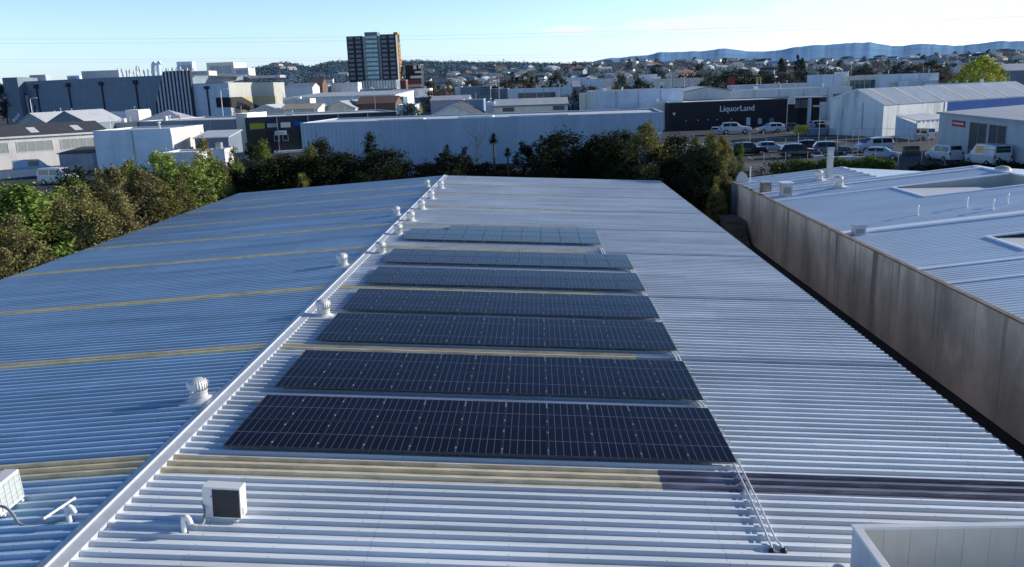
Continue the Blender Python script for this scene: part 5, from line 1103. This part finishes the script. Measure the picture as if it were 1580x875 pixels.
# roof plant on the hall
def rooftop(label, pl, pr, pt, Y, d, m, name='roof_plant', zb=None, extra=None):
    A = at(pl, pt, Y); B = at(pr, pt, Y); zb = zb or hz_-.6
    t = thing(name, label, 'roof plant', (A.x, Y, zb)); w = B.x-A.x; h = A.z-zb
    mb = MB(); mb.bevel_box(0, w, 0, d, 0, h, .1); mb.build('housing', m, t); mb = MB(); mb.box(w*.1, w*.9, -.12, -.01, h*.2, h*.75); mb.build('louvre', P_GREY, t)
    if extra: extra(t, w, h)
    return t
rooftop('long grey plant room on the left part of the hall roof', 125, 182, 110, hY+40, 10, P_GREY); rooftop('small grey plant boxes at the left end of the hall roof', 45, 70, 116, hY+45, 6, P_GREY); rooftop('low grey plant box left of the long plant room', 103, 118, 117, hY+45, 6, P_BLUEG)
rooftop('wide pale plant house on the hall roof right of the striped wall', 318, 360, 97, hY+40, 22, P_CREAM); rooftop('white stepped housing on the right part of the hall roof', 361, 383, 105, hY+40, 12, P_WHITE); rooftop('blue-grey raised plant frame above the striped wall', 272, 296, 95.5, hY+20, 5, P_BLUEG)
rooftop('pale box under the plant house, behind the striped wall', 292, 322, 110, hY+10, 12, P_CREAM); rooftop('sloping grey roof at the right end of the hall', 383, 432, 121, hY+60, 12, P_GREY)
for k, (x, tp) in enumerate(((238, 97), (246, 96))):
    p = at(x, 118, hY+14); q = at(x, tp, hY+14); t = thing('duct_stack', ['left', 'right'][k]+' of two big curved ducts on the hall roof', 'duct', (p.x, hY+14, hz_-.5)); mb = MB(); hh = q.z-hz_+.5
    mb.tube(bent([(0, 0, 0), (0, 0, hh*.6), (.4, 0, hh*.9), (1.6, 0, hh)]), 1.1, 12); mb.build('duct', P_BLUEG, t)
r = random.Random(11)
for k in range(22):
    x = 184+k*5.6+r.uniform(-1, 1); tp = r.uniform(104, 111); p = at(x, 116, hY+8+r.uniform(0, 10)); q = at(x, tp, p.y)
    if k == 0: dst = thing('roof_flue', 'slim white flue among the crowd of flues on the hall roof', 'flue', group='flues on the hall roof'); mb = MB(); mb.tube([(0, 0, 0), (0, 0, 1)], .35, 8); mb.tube([(0, 0, .92), (.6, 0, .92)], .3, 8); mb.build('pipe', P_WHITE, dst); o = dst
    else: o = dup(dst)
    o.location = (p.x, p.y, hz_-.5); o.scale = (1, 1, max(1, q.z-hz_+.5)); o.rotation_euler = (0, 0, r.uniform(0, 6))

# ---- hotel tower
tY = 500.
zt_ = at(570, 55, tY).z
tw = thing('tower_block', 'tall dark tower with glass middle and orange right side', 'tower', (at(534, 56, tY).x, tY, 0))
W1 = at(557.5, 56, tY).x-at(534, 56, tY).x; W2 = at(586, 55, tY).x-at(534, 56, tY).x; W3 = at(609.5, 54, tY).x-at(534, 56, tY).x
M_TDARK = cmat('tower_cladding', (.022, .025, .032)); M_TMID = mat('tower_glass', (.16, .26, .30), rough=.15, var=.2, scale=.2, spec=.7); M_TPALE = mat('pale_glass', (.42, .58, .60), rough=.2, var=.25, scale=.5)
mb = MB(); mb.box(0, W1, 0, 16, 0, zt_); mb.build('left_block', M_TDARK, tw); mb = MB(); mb.box(W2, W3, 0, 16, 0, zt_+.4); mb.build('right_block', M_TDARK, tw)
mb = MB(); mb.box(W1+.01, W2-.01, 1.5, 14, 0, zt_-.6); mb.build('glass_middle', M_TMID, tw); c0, c1 = W1+1.8, W2-1.6; zc_ = at(572, 49.5, tY).z
mb = MB(); mb.box(c0, c1, .2, 10, 0, zc_); mb.build('lift_core', cmat('core', (.16, .22, .24)), tw)
zb0 = at(570, 124, tY).z; fl = (zt_-zb0)/10
for k in range(10):
    z = zb0+fl*k+.6
    for (a, b_) in ((.1, W1/2-.15), (W1/2+.15, W1-.1), (W2+.1, (W2+W3)/2-.15), ((W2+W3)/2+.15, W3-.1)):
        w = b_-a; f = MB(); f.box(a+w*.14, b_-w*.14, -.12, -.005, z+.05, z+fl*.62); f.build('window', cmat('tower_window_band%d' % 0, (.20, .23, .26)) if k == 0 and a == .1 else TWB, tw) if (k or a != .1) else None
        if k == 0 and a == .1: TWB = cmat('tower_window_band', (.20, .23, .26)); f.build('window', TWB, tw)
    f = MB(); f.box(c0+.3, c1-.3, .08, .19, z+.3, z+fl*.72); f.build('pale_pane', M_TPALE, tw)
    f = MB(); f.box(W1+.4, c0-.1, 1.38, 1.49, z+.2, z+fl*.5); f.build('pale_pane', M_TPALE, tw)
mb = MB(); mb.box(W3+.01, W3+.3, .3, 6, 0, zt_); mb.build('grey_flank', cmat('flank_grey', (.30, .30, .31)), tw)
for k in range(11):
    mb = MB(); mb.box(W3+.01, W3+.5, 7.0, 10.5, zb0-6+fl*k, zb0-6+fl*k+fl*.86); mb.build('orange_panel', P_ORANGE, tw); mb = MB(); mb.box(W3+.01, W3+.42, 11.5, 15.8, zb0-6+fl*k, zb0-6+fl*k+fl*.7); mb.build('orange_panel', P_ORANGE, tw)
mb = MB(); mb.box(W3-2, W3+.3, 6.5, 16, zt_+.41, zt_+1.8); mb.build('roof_plant', P_ORANGE, tw)
blk(612, 626, 124, 497, 8, 'brick_base', 'brick-red base under the right side of the tower', mw=P_BRICK, mr=R_GREY)
pd = blk(551, 611, 124.5, 480, 14, 'tower_podium', 'white podium with upright fins below the tower', mw=P_SLATE, mr=R_GREY)
mpp = 480/1279.
for k in range(14): panel(pd, 'fin', P_WHITE if k % 3 else P_CREAM, 'f', 22, k*1.62+.1, k*1.62+(1.3 if k > 5 else .7), at(580, 137, 480).z, at(580, 125, 480).z, .3)
t = blk(625, 649, 100, 512, 12, 'small_block', 'black, white and red chequered block on stilts right of the tower', mw=P_BLACK, mr=R_GREY)
wv = at(649, 100, 512).x-at(625, 100, 512).x
for (a, b_, c, e, m_) in ((.52, .72, 101, 107, P_WHITE), (.85, 1, 100, 106, P_WHITE), (.3, 1, 117, 121, P_WHITE), (.6, 1, 110, 113, P_WHITE), (0, 1, 123, 129.5, P_BRICK), (0, 1, 130, 135, P_CREAM), (.05, .3, 124, 128, P_ORANGE), (.75, .95, 124, 129, P_ORANGE)):
    panel(t, 'panel', m_, 'f', wv, wv*a, wv*b_, at(637, e, 512).z, at(637, c, 512).z, .2+.05*b_)
panel(t, 'shade_gap', P_SLATE, 'f', wv, wv*.02, wv*.98, 0, at(637, 136, 512).z, .1)
# ---- the roofs between
B_ = [
 (440, 482, 135, 420, 14, 'blue_roof_store', 'blue-grey roofed store right of the hall', 'gu', 2, P_WHITE, R_BLUE), (477, 497, 130, 440, 12, 'brown_roof_house', 'brown hipped roof between the hall and the tower', 'gu', 3, P_BROWN, P_BROWN), (510, 552, 128, 455, 10, 'white_frame_store', 'white store with dark upright bays left of the tower podium', 'flat', 0, P_WHITE, R_PALE),
 (527, 552, 134, 420, 10, 'white_plant_room', 'white plant room in front of the tower podium', 'flat', 0, P_WHITE, R_PALE), (552, 612, 137, 425, 8, 'dark_band_store', 'dark low band building below the podium fins', 'flat', 0, P_SLATE, R_PALE), (606, 624, 138, 405, 10, 'white_gable_end', 'white end wall right of the dark band building', 'flat', 0, P_WHITE, R_PALE), (624, 663, 137, 400, 12, 'white_wide_store', 'wide white store under the chequered block', 'flat', 0, P_WHITE, R_PALE),
 (438, 610, 149, 345, 60, 'big_flat_store', 'very wide store with broad grey roof and white front below the tower', 'mono', 1.6, P_WHITE, R_GREY), (436, 478, 153, 300, 8, 'white_canopy_store', 'white canopy roofed kiosk at the left of the wide store', 'flat', 0, P_CREAM, P_WHITE), (432, 490, 169, 240, 14, 'tan_roof_store', 'tan roofed low store behind the black building', 'gu', 1.4, P_BEIGE, R_TAN),
 (385, 436, 172, 245, 16, 'pale_gable_store', 'pale blue gable behind the left end of the black building', 'gv', 1.8, P_CREAM, R_PALE), (500, 548, 168, 250, 18, 'pale_gable_store', 'pale gable with grey roof behind the middle of the black building', 'gv', 2.2, P_BEIGE, R_GREY), (520, 566, 165, 262, 16, 'grey_gable_store', 'second pale gable behind the middle of the black building', 'gv', 2.0, P_CREAM, R_GREY),
 (550, 610, 160, 255, 14, 'brown_roof_store', 'store with dark brown roof behind the right end of the black building', 'gu', 2, P_BROWN, P_BROWN), (582, 622, 150, 300, 10, 'teal_store', 'teal-grey store right of the dark brown roof', 'flat', 0, P_TEAL, R_BLUE), (612, 640, 162, 240, 12, 'pale_store', 'pale blue store right of the black building', 'flat', 0, P_BLUEG, R_PALE), (640, 666, 150, 330, 10, 'dark_store', 'low dark store right of the teal-grey one', 'flat', 0, P_SLATE, R_DARK), (664, 722, 155, 300, 18, 'lavender_roof_store', 'lavender-grey roofed store behind the grey gable', 'gu', 1.5, P_LAV, P_LAV), (712, 746, 154, 240, 10, 'blue_store', 'dark blue-grey store between the gable and the grey-roofed shed', 'flat', 0, R_BLUE, R_BLUE),
 (702, 712, 134, 345, 6, 'white_corner_block', 'small white corner block left of the dark sign frame', 'flat', 0, P_WHITE, R_PALE), (710, 756, 134, 335, 12, 'dark_grey_store', 'dark grey store with a steel sign frame on its roof', 'flat', 0, P_SLATE, R_GREY), (756, 784, 137, 340, 10, 'slate_store', 'slate store left of the teal-windowed building', 'flat', 0, P_SLATE, R_GREY),
 (845, 870, 118, 620, 16, 'white_row', 'white building row on the distant flat, left part', 'flat', 0, P_WHITE, R_PALE), (865, 905, 120, 560, 16, 'white_row', 'white building row on the distant flat, right part', 'flat', 0, P_WHITE, R_PALE), (898, 930, 122, 500, 20, 'grey_store', 'grey-blue store behind the palm on the white block', 'flat', 0, P_BLUEG, R_GREY), (930, 992, 121, 520, 20, 'grey_store', 'long grey store behind the two dark trees on the white block', 'flat', 0, P_GREY, R_PALE), (884, 895, 134, 300, 10, 'dark_annex', 'small dark annex right of the teal-windowed building', 'gu', 2, P_SLATE, R_GREY),
 (1322, 1355, 100, 1300, 20, 'bright_white_store', 'bright white flat roof far off on the suburb hill', 'flat', 0, P_WHITE, P_WHITE), (1245, 1300, 96, 1500, 20, 'bright_white_store', 'long bright white roof far off left of the other', 'flat', 0, P_WHITE, P_WHITE),
]
for (pl, pr, pt, Y, d, nm, lab, rf, ri, mw_, mr_) in B_: blk(pl, pr, pt, Y, d, nm, lab, rf, ri, mw_, mr_, trim=P_WHITE if mw_ in (P_WHITE, P_CREAM, P_BLUEG) else None)
t = blk(783, 893, 136, 335, 16, 'teal_window_store', 'pale store with a long teal window band', mw=P_BLUEG, mr=R_PALE, wins=(('f', 4.2, 11.2, 6.6, 10.2, P_GLASST, P_GREY, 'window', 3), ('f', 11.6, 18.8, 6.6, 10.2, P_GLASST, P_GREY, 'window', 3)), trim=P_WHITE)
t = blk(661, 737, 180, 175, 26, 'grey_gable_hall', 'grey gabled hall with dark roof just behind the blue-grey shed', 'gv', 2.4, P_BEIGE, R_DARK, trim=P_GREY)
t = blk(762, 876, 163, 195, 16, 'grey_roof_shed', 'long beige shed with grey roof and two dark windows behind the blue-grey shed', 'gu', 1.4, P_BEIGE, R_GREY, wins=(('f', 2.0, 4.6, 7.35, 8.25), ('f', 13.6, 16.2, 7.35, 8.25)), trim=P_SLATE)
blk(750, 763, 158, 197, 12, 'blue_end_wall', 'blue-grey end block left of the long beige shed', mw=P_BLUEG, mr=R_BLUE)
# sign frame on the dark store
p = at(752, 139, 333); t = thing('roof_sign_frame', 'dark steel sign frame on the dark grey store', 'sign frame', (p.x, 333, at(752, 146, 333).z-.2)); mb = MB()
for k in range(9): mb.box(-2.8+k*.7, -2.72+k*.7, 0, .08, 0, 4.6)
for k in range(4): mb.box(-2.8, 2.9, .09, .16, .6+k*1.2, .75+k*1.2)
mb.build('lattice', P_BLACK, t)
# signs on poles and roof flags
def psign(label, px, p0, p1, Y, w, m, base=0., name='pole_sign', m2=None):
    a = at(px, p0, Y); b = at(px, p1, Y); t = thing(name, label, 'sign', (a.x, Y, base)); mb = MB(); mb.box(-w/2, w/2, -.12, .12, b.z-base, a.z-base); mb.build('board', m, t)
    mb = MB(); mb.tube([(0, .2, 0), (0, .2, b.z-base+.3)], .12, 6); mb.build('pole', M_STEEL, t)
    if m2: mb = MB(); mb.add([(-w*.2, -.13, b.z-base), (w*.2, -.13, b.z-base), (w*.4, -.13, (a.z*.35+b.z*.65)-base), (0, -.13, (a.z*.6+b.z*.4)-base), (-w*.3, -.13, (a.z*.35+b.z*.65)-base)], [(0, 1, 2, 3, 4)]); mb.build('motif', m2, t)
    return t
psign('white pole sign with a red motif above the white block', 1020.5, 127, 138, 280, 1.6, P_WHITE, m2=P_RED); psign('red pole sign above the long white store', 1129, 120, 131, 320, 2.4, P_RED); psign('yellow pole sign right of the red one', 1169, 119, 127, 330, 1.3, P_YEL)
p = at(648, 178, 160); t = thing('feather_flag', 'yellow feather flag on the blue-grey shed roof', 'flag', (p.x, 160, 7.0)); mb = MB(); mb.tube([(0, 0, 0), (0, 0, 3.6)], .05, 6); mb.build('pole', M_STEEL, t); mb = MB(); mb.add([(.06, 0, 1.6), (.5, .05, 1.7), (.6, .08, 2.2), (.4, .05, 2.9), (.06, 0, 3.6)], [(0, 1, 2, 3, 4)]); mb.build('flag', P_YEL, t)
# lamp and power poles
LP = [(769, 120, 148, 300), (756, 121, 148, 305), (745, 120, 134, 380), (833, 122, 140, 420), (863, 138, 158, 240), (576, 122, 168, 230), (436, 142, 172, 225), (543, 145, 158, 280), (964, 118, 138, 330), (967, 126, 138, 330), (1056, 112, 138, 340), (1035, 113, 137, 345), (1096, 128, 140, 330), (1174, 119, 133, 345), (1314, 96, 118, 420), (1248, 69, 110, 700), (1425, 100, 120, 400), (722, 152, 175, 215), (1286, 117, 132, 300), (1215, 160, 195, 190), (1232, 205, 236, 140), (1265, 178, 214, 165), (1293, 200, 240, 140), (1157, 205, 235, 150), (1325, 205, 250, 128)]
for k, (px, p0, p1, Y) in enumerate(LP):
    a = at(px, p0, Y)
    if k == 0: lp0 = thing('pole', 'thin grey pole among the distant roofs', 'pole', group='thin grey poles'); mb = MB(); mb.tube([(0, 0, 0), (0, 0, 1)], [.11, .08], 6); mb.build('shaft', M_STEEL, lp0); o = lp0
    else: o = dup(lp0)
    if Y < 200: o['label'] = 'thin grey pole standing in the car park'
    o.location = (a.x, Y, 0); f = 1.3 if Y > 250 else .6; o.scale = (f, f, a.z)
for k, (px, p0, Y, lab) in enumerate(((340, 139, 250, 'street lamp in front of the pale hall wing'), (46, 153, 260, 'street lamp in front of the small striped wall'))):
    a = at(px, p0, Y); t = thing('street_lamp', lab, 'street lamp', (a.x, Y, 0)); mb = MB(); mb.tube(bent([(0, 0, 0), (0, 0, a.z*.9), (.3, 0, a.z), (1.6, 0, a.z+.35)]), .12, 6); mb.build('post', P_WHITE, t); mb = MB(); mb.bevel_box(1.5, 2.3, -.15, .15, a.z+.25, a.z+.42, .04); mb.build('lamp_head', P_WHITE, t)
# power lines
for k, (ya, yb, Y, dz) in enumerate(((52, 15, 120, 1.6), (86, 62, 150, 1.2), (90, 67, 152, 1.2), (60, 24, 122, 1.4))):
    a = at(-300, ya+6, Y); b = at(1900, yb-6, Y); mb = MB(); mb.tube([a.lerp(b, i/24)-Vector((0, 0, dz*4*(i/24)*(1-i/24))) for i in range(25)], .010, 4)
    tag(mb.build('power_line', mat('cable', (.45, .5, .55), rough=.6)), ['upper left power line crossing the sky', 'lower power line passing just above the tower base', 'lowest power line, close under its twin', 'second power line from the top'][k], 'power line')
from mathutils import noise as mnoise
# ------------------------------------------------------------------ hills and suburb
def hill_strip(name, m, prof, R0, R1, back, nx=160, nr=10, amp=2., seed=1, base=0., bump=0.):
    """prof: (px, py) skyline; rises from R0 to the skyline at R1"""
    r = random.Random(seed); vs = []
    xs = [prof[0][0]+(prof[-1][0]-prof[0][0])*i/nx for i in range(nx+1)]
    def sk(x):
        for (a, ya), (b, yb) in zip(prof, prof[1:]):
            if a <= x <= b: return ya+(yb-ya)*(x-a)/(b-a)
        return prof[-1][1]
    ph = [r.uniform(0, 6) for _ in range(6)]
    for x in xs:
        top = at(x, sk(x), R1).z+bump*(mnoise.fractal(Vector((x*.02, seed, 0)), .7, 2., 6)*1.6)
        for j in range(nr+2):
            u = min(j/nr, 1); Y = R0+(R1-R0)*u if j <= nr else R1+back
            p = at(x, 100, Y); s = u*u*(3-2*u)*.55+u*.45
            n = (mnoise.fractal(Vector((x*.02, u*2.5, seed)), .8, 2., 5)*amp*2.2 if bump else sum(math.sin(x*(.02+.017*k)+ph[k]+u*(2+k))/(k+1.5) for k in range(6))*amp)*u*(1-u)*2
            z = base+(top-base)*s+n if j <= nr else top*.8
            vs.append((p.x, Y, z))
    k = nr+2; mb = MB(); mb.add(vs, [(i*k+j, (i+1)*k+j, (i+1)*k+j+1, i*k+j+1) for i in range(nx) for j in range(k-1)], 0, True)
    o = struct(mb.build(name, m))
    def zat(x, u):
        top = at(x, sk(x), R1).z; Y = R0+(R1-R0)*u; s = u*u*(3-2*u)*.55+u*.45
        return Vector((at(x, 100, Y).x, Y, base+(top-base)*s))
    return zat
M_HILL = mat('wooded_hillside', (.14, .18, .205), rough=.95, var=.5, scale=.02, bump=0)  # aerial haze painted into the hill base colours
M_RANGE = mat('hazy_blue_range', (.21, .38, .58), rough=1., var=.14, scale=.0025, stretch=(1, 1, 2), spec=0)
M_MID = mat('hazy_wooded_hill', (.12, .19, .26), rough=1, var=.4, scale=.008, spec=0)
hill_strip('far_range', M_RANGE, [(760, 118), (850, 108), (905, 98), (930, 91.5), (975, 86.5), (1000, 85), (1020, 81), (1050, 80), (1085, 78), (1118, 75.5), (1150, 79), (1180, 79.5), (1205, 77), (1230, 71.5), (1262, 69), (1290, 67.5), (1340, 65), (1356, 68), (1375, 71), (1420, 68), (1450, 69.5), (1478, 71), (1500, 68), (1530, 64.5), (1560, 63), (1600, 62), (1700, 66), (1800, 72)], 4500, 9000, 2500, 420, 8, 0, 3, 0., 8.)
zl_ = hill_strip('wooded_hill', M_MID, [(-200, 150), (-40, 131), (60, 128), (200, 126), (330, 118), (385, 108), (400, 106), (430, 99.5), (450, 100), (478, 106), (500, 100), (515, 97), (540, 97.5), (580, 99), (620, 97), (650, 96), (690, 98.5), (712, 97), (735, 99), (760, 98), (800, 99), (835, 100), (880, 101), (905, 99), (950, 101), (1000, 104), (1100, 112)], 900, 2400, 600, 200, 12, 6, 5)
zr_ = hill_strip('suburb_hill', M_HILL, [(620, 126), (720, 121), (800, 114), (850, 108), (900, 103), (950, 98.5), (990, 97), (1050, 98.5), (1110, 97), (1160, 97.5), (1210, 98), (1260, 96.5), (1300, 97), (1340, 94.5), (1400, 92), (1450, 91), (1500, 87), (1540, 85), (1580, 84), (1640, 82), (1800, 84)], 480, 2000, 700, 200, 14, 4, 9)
# far wood: leafy clumps covering both hillsides, one mass; haze painted into the leaf colours
r = random.Random(21)
def wood(name, zat, xr, n, m, smin, smax, usel, nl=7):
    mb = MB()
    for k in range(n):
        x = r.uniform(*xr); u = usel(r); p = zat(x, u); s = r.uniform(smin, smax)
        for q in range(nl):
            c = p+Vector((r.gauss(0, .35)*s, r.gauss(0, .35)*s, abs(r.gauss(.2, .22))*s)); leaf_quad(mb, c, s*.5, r)
    return stuff(mb.build(name, m, None, False))
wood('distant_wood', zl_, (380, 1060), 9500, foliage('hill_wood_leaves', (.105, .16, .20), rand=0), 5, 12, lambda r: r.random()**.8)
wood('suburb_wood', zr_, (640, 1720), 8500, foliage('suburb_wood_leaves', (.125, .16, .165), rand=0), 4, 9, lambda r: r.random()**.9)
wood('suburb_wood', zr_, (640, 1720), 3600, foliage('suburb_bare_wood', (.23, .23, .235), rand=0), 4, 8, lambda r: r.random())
# houses on the hillsides
H_W = [mat('house_wall_%s' % n, c, rough=.8, var=.06, rand=.1) for n, c in (('white', (.70, .70, .68)), ('cream', (.58, .54, .46)), ('brick', (.28, .18, .14)), ('grey', (.36, .38, .40)))]
H_R = [mat('house_roof_%s' % n, c, rough=.7, var=.1, rand=.15) for n, c in (('grey', (.20, .21, .23)), ('pale', (.50, .52, .54)), ('terracotta', (.24, .13, .10)), ('slate', (.09, .10, .11)))]
HT = []
for i, (wi, ri) in enumerate(((0, 0), (1, 2), (0, 1), (3, 3), (2, 0), (0, 3))):
    mb = MB(); w, d, h, s = 6.5, 4.5, 3.2+(i % 2)*1.6, 2.0
    mb.add([(-w, -d, 0), (w, -d, 0), (w, d, 0), (-w, d, 0), (-w, -d, h), (w, -d, h), (w, d, h), (-w, d, h), (-w, 0, h+s), (w, 0, h+s)], [(0, 1, 5, 4), (2, 3, 7, 6), (3, 0, 4, 8, 7), (1, 2, 6, 9, 5)], 0)
    o = .5; mb.add([(-w-o, -d-o, h-.2), (w+o, -d-o, h-.2), (w+o, 0, h+s+.1), (-w-o, 0, h+s+.1), (-w-o, d+o, h-.2), (w+o, d+o, h-.2)], [(0, 1, 2, 3), (3, 2, 5, 4)], 1)
    for k in range(3): mb.add([(-w+1+k*4.2, -d-.03, 1.0), (-w+3+k*4.2, -d-.03, 1.0), (-w+3+k*4.2, -d-.03, 2.3), (-w+1+k*4.2, -d-.03, 2.3)], [(0, 1, 2, 3)], 2)
    me = bpy.data.meshes.new('house'); me.from_pydata(mb.v, [], mb.f); [me.materials.append(m) for m in (H_W[wi], H_R[ri], P_GLASS)]; me.polygons.foreach_set('material_index', mb.m); HT.append((me, ('pale', 'brick')[wi == 2]))
r = random.Random(33)
def houses(n, zat, xr, ufun, grp, lab, sc=(.9, 1.5)):
    for k in range(n):
        me, c = HT[r.choice((0, 0, 1, 2, 2, 3, 4, 5, 2))]; o = bpy.data.objects.new('house', me); COL.objects.link(o)
        p = zat(r.uniform(*xr), ufun(r)); o.location = p+Vector((0, 0, 1.5)); s = r.uniform(*sc); o.scale = (s, s, s); o.rotation_euler = (0, 0, r.choice((0, .3, -.4, 1.2, .8, -1.0))+r.uniform(-.2, .2))
        tag(o, lab, 'house', grp)
houses(200, zr_, (880, 1640), lambda r: r.uniform(.2, 1.0), 'houses on the suburb hill', 'small house among trees on the distant suburb hill at the right', (1.0, 1.7))
houses(60, zr_, (640, 900), lambda r: r.uniform(.3, 1.0), 'houses on the middle slope', 'small house among trees on the slope above the central roofs', (1.0, 1.6))
houses(40, zl_, (390, 900), lambda r: r.uniform(.12, .75), 'houses on the wooded hill', 'small house low on the wooded hill left and right of the tower', (1.0, 1.6))
# single trees between the roofs and the suburb
F_NEAR = foliage('mid_distance_leaves', (.06, .08, .065)); F_AUT = foliage('autumn_leaves', (.15, .11, .06))
defkind('mid', F_NEAR, 3.0, 3.0, 4.6, 7.8, 55, 40, .45, n=3); defkind('midbrown', F_FARB, 3.0, 3.0, 4.6, 7.8, 50, 36, .40, n=2); defkind('dome', F_YEL, 3.6, 3.0, 3.9, 7.0, 90, 50, .38, n=1, cl=.2); defkind('pine', F_NEAR, 1.7, 4.2, 4.8, 9.2, 50, 40, .40, 'cone', n=2); defkind('poplar', F_AUT, 1.3, 3.9, 4.2, 8.2, 45, 36, .36, 'column', n=1)
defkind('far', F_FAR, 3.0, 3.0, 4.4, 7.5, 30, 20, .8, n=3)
ptree('dome', 1515, 88, 280, 'big round yellow-green tree on the right skyline', w=1.15)
for k, px, py, Y, w, lab in (('mid', 1095, 117, 290, 1.1, 'dark round tree behind the roof edge right of the arched store'), ('mid', 986, 120, 275, .9, 'dark round tree on the skyline behind the white block'), ('mid', 960, 114, 330, .6, 'dark tree behind the rust-coloured palm'), ('mid', 1013, 99, 600, .9, 'tall brown-green tree above the white tower block'), ('mid', 860, 111, 520, .9, 'round dark tree above the teal-windowed store'), ('pine', 1206, 86, 900, 1.1, 'tall dark conifer on the right skyline, left of a pair'), ('pine', 1231, 84, 950, .9, 'tall dark conifer, left of the close pair on the skyline'), ('pine', 1238, 86, 950, .9, 'tall dark conifer, right of the close pair on the skyline'),
 ('midbrown', 1090, 110, 420, 1.4, 'brownish bare tree mass behind the arched store'), ('midbrown', 1060, 111, 430, 1.4, 'brownish bare trees above the arched store roof'), ('mid', 1125, 109, 400, 1.6, 'dark tree mass right of the arched store, left part'), ('mid', 1150, 107, 410, 1.5, 'dark tree mass right of the arched store, middle part'), ('mid', 1180, 109, 400, 1.5, 'dark tree mass right of the arched store, right part'), ('midbrown', 1212, 112, 390, 1.4, 'brown-grey tree above the long white store'), ('mid', 1240, 110, 400, 1.4, 'dark tree behind the right end of the long white store'), ('mid', 1270, 106, 420, 1.4, 'dark tree above the blue-white office'), ('midbrown', 1300, 107, 450, 1.5, 'brown-green tree above the glazed office'), ('mid', 1335, 104, 430, 1.5, 'dark tree above the glazed office, right part'), ('mid', 1385, 101, 420, 1.5, 'dark tree above the blue-grey hall'), ('midbrown', 1412, 98, 430, 1.4, 'brownish tree above the right end of the blue-grey hall'), ('midbrown', 1455, 104, 400, 1.2, 'brownish tree left of the yellow-green tree'), ('mid', 1560, 100, 420, 1.2, 'dark tree right of the yellow-green tree'), ('mid', 1440, 92, 700, 1.2, 'dark tree clump on the suburb hill left of the yellow-green tree'),
 ('poplar', 693, 117, 420, 1.0, 'yellowish poplar right of the chequered block'), ('midbrown', 673, 137, 330, 1.3, 'olive bush beside the white wide store'), ('mid', 662, 125, 500, 1.2, 'brown-green tree right of the chequered block, low'), ('midbrown', 780, 121, 500, 1.6, 'reddish bare tree row behind the slate store'), ('midbrown', 805, 119, 520, 1.5, 'reddish bare trees right of the tall thin pole'), ('midbrown', 883, 144, 260, 1.5, 'brown bush at the left end of the white block'), ('mid', 635, 160, 205, 1.0, 'dark round bush beside the grey gabled hall'), ('midbrown', 905, 130, 310, 1.2, 'olive bush behind the left end of the white block'), ('mid', 2, 130, 480, .8, 'dark tree at the left frame edge beside the corner tower'), ('midbrown', 462, 124, 470, 1.2, 'brown-green tree between the hall and the brown roof'), ('mid', 130, 188, 232, .5, 'bush among the gabled sheds'), ('midbrown', 730, 122, 520, 1.3, 'brown tree behind the dark grey store')):
    ptree(k, px, py, Y, lab, 0, w)
spiky(940, 120, 285, 0, 3, 3.4, F_RUST, 'wide rust-coloured palm behind the white block', 'palm_tree')
for k, px in enumerate((790, 797, 806, 820, 828)): spiky(px, 116+k % 2, 420, 0, 1, 2.8, F_NEAR, ['leftmost', 'second', 'middle', 'fourth', 'rightmost'][k]+' palm of the row above the teal-windowed store', 'palm_tree')
spiky(887, 137, 255, 0, 1, 1.8, F_NEAR, 'dark palm at the left end of the white block', 'palm_tree')
for k in range(70):
    x = r.uniform(640, 1600); u = r.uniform(.05, .98); p = zr_(x, u); t = tree('far', p.x, p.y, p.z+r.uniform(8, 15), 'dark tree on the distant suburb hill', p.z-.5, r.uniform(.8, 1.3), 'trees on the suburb hill')
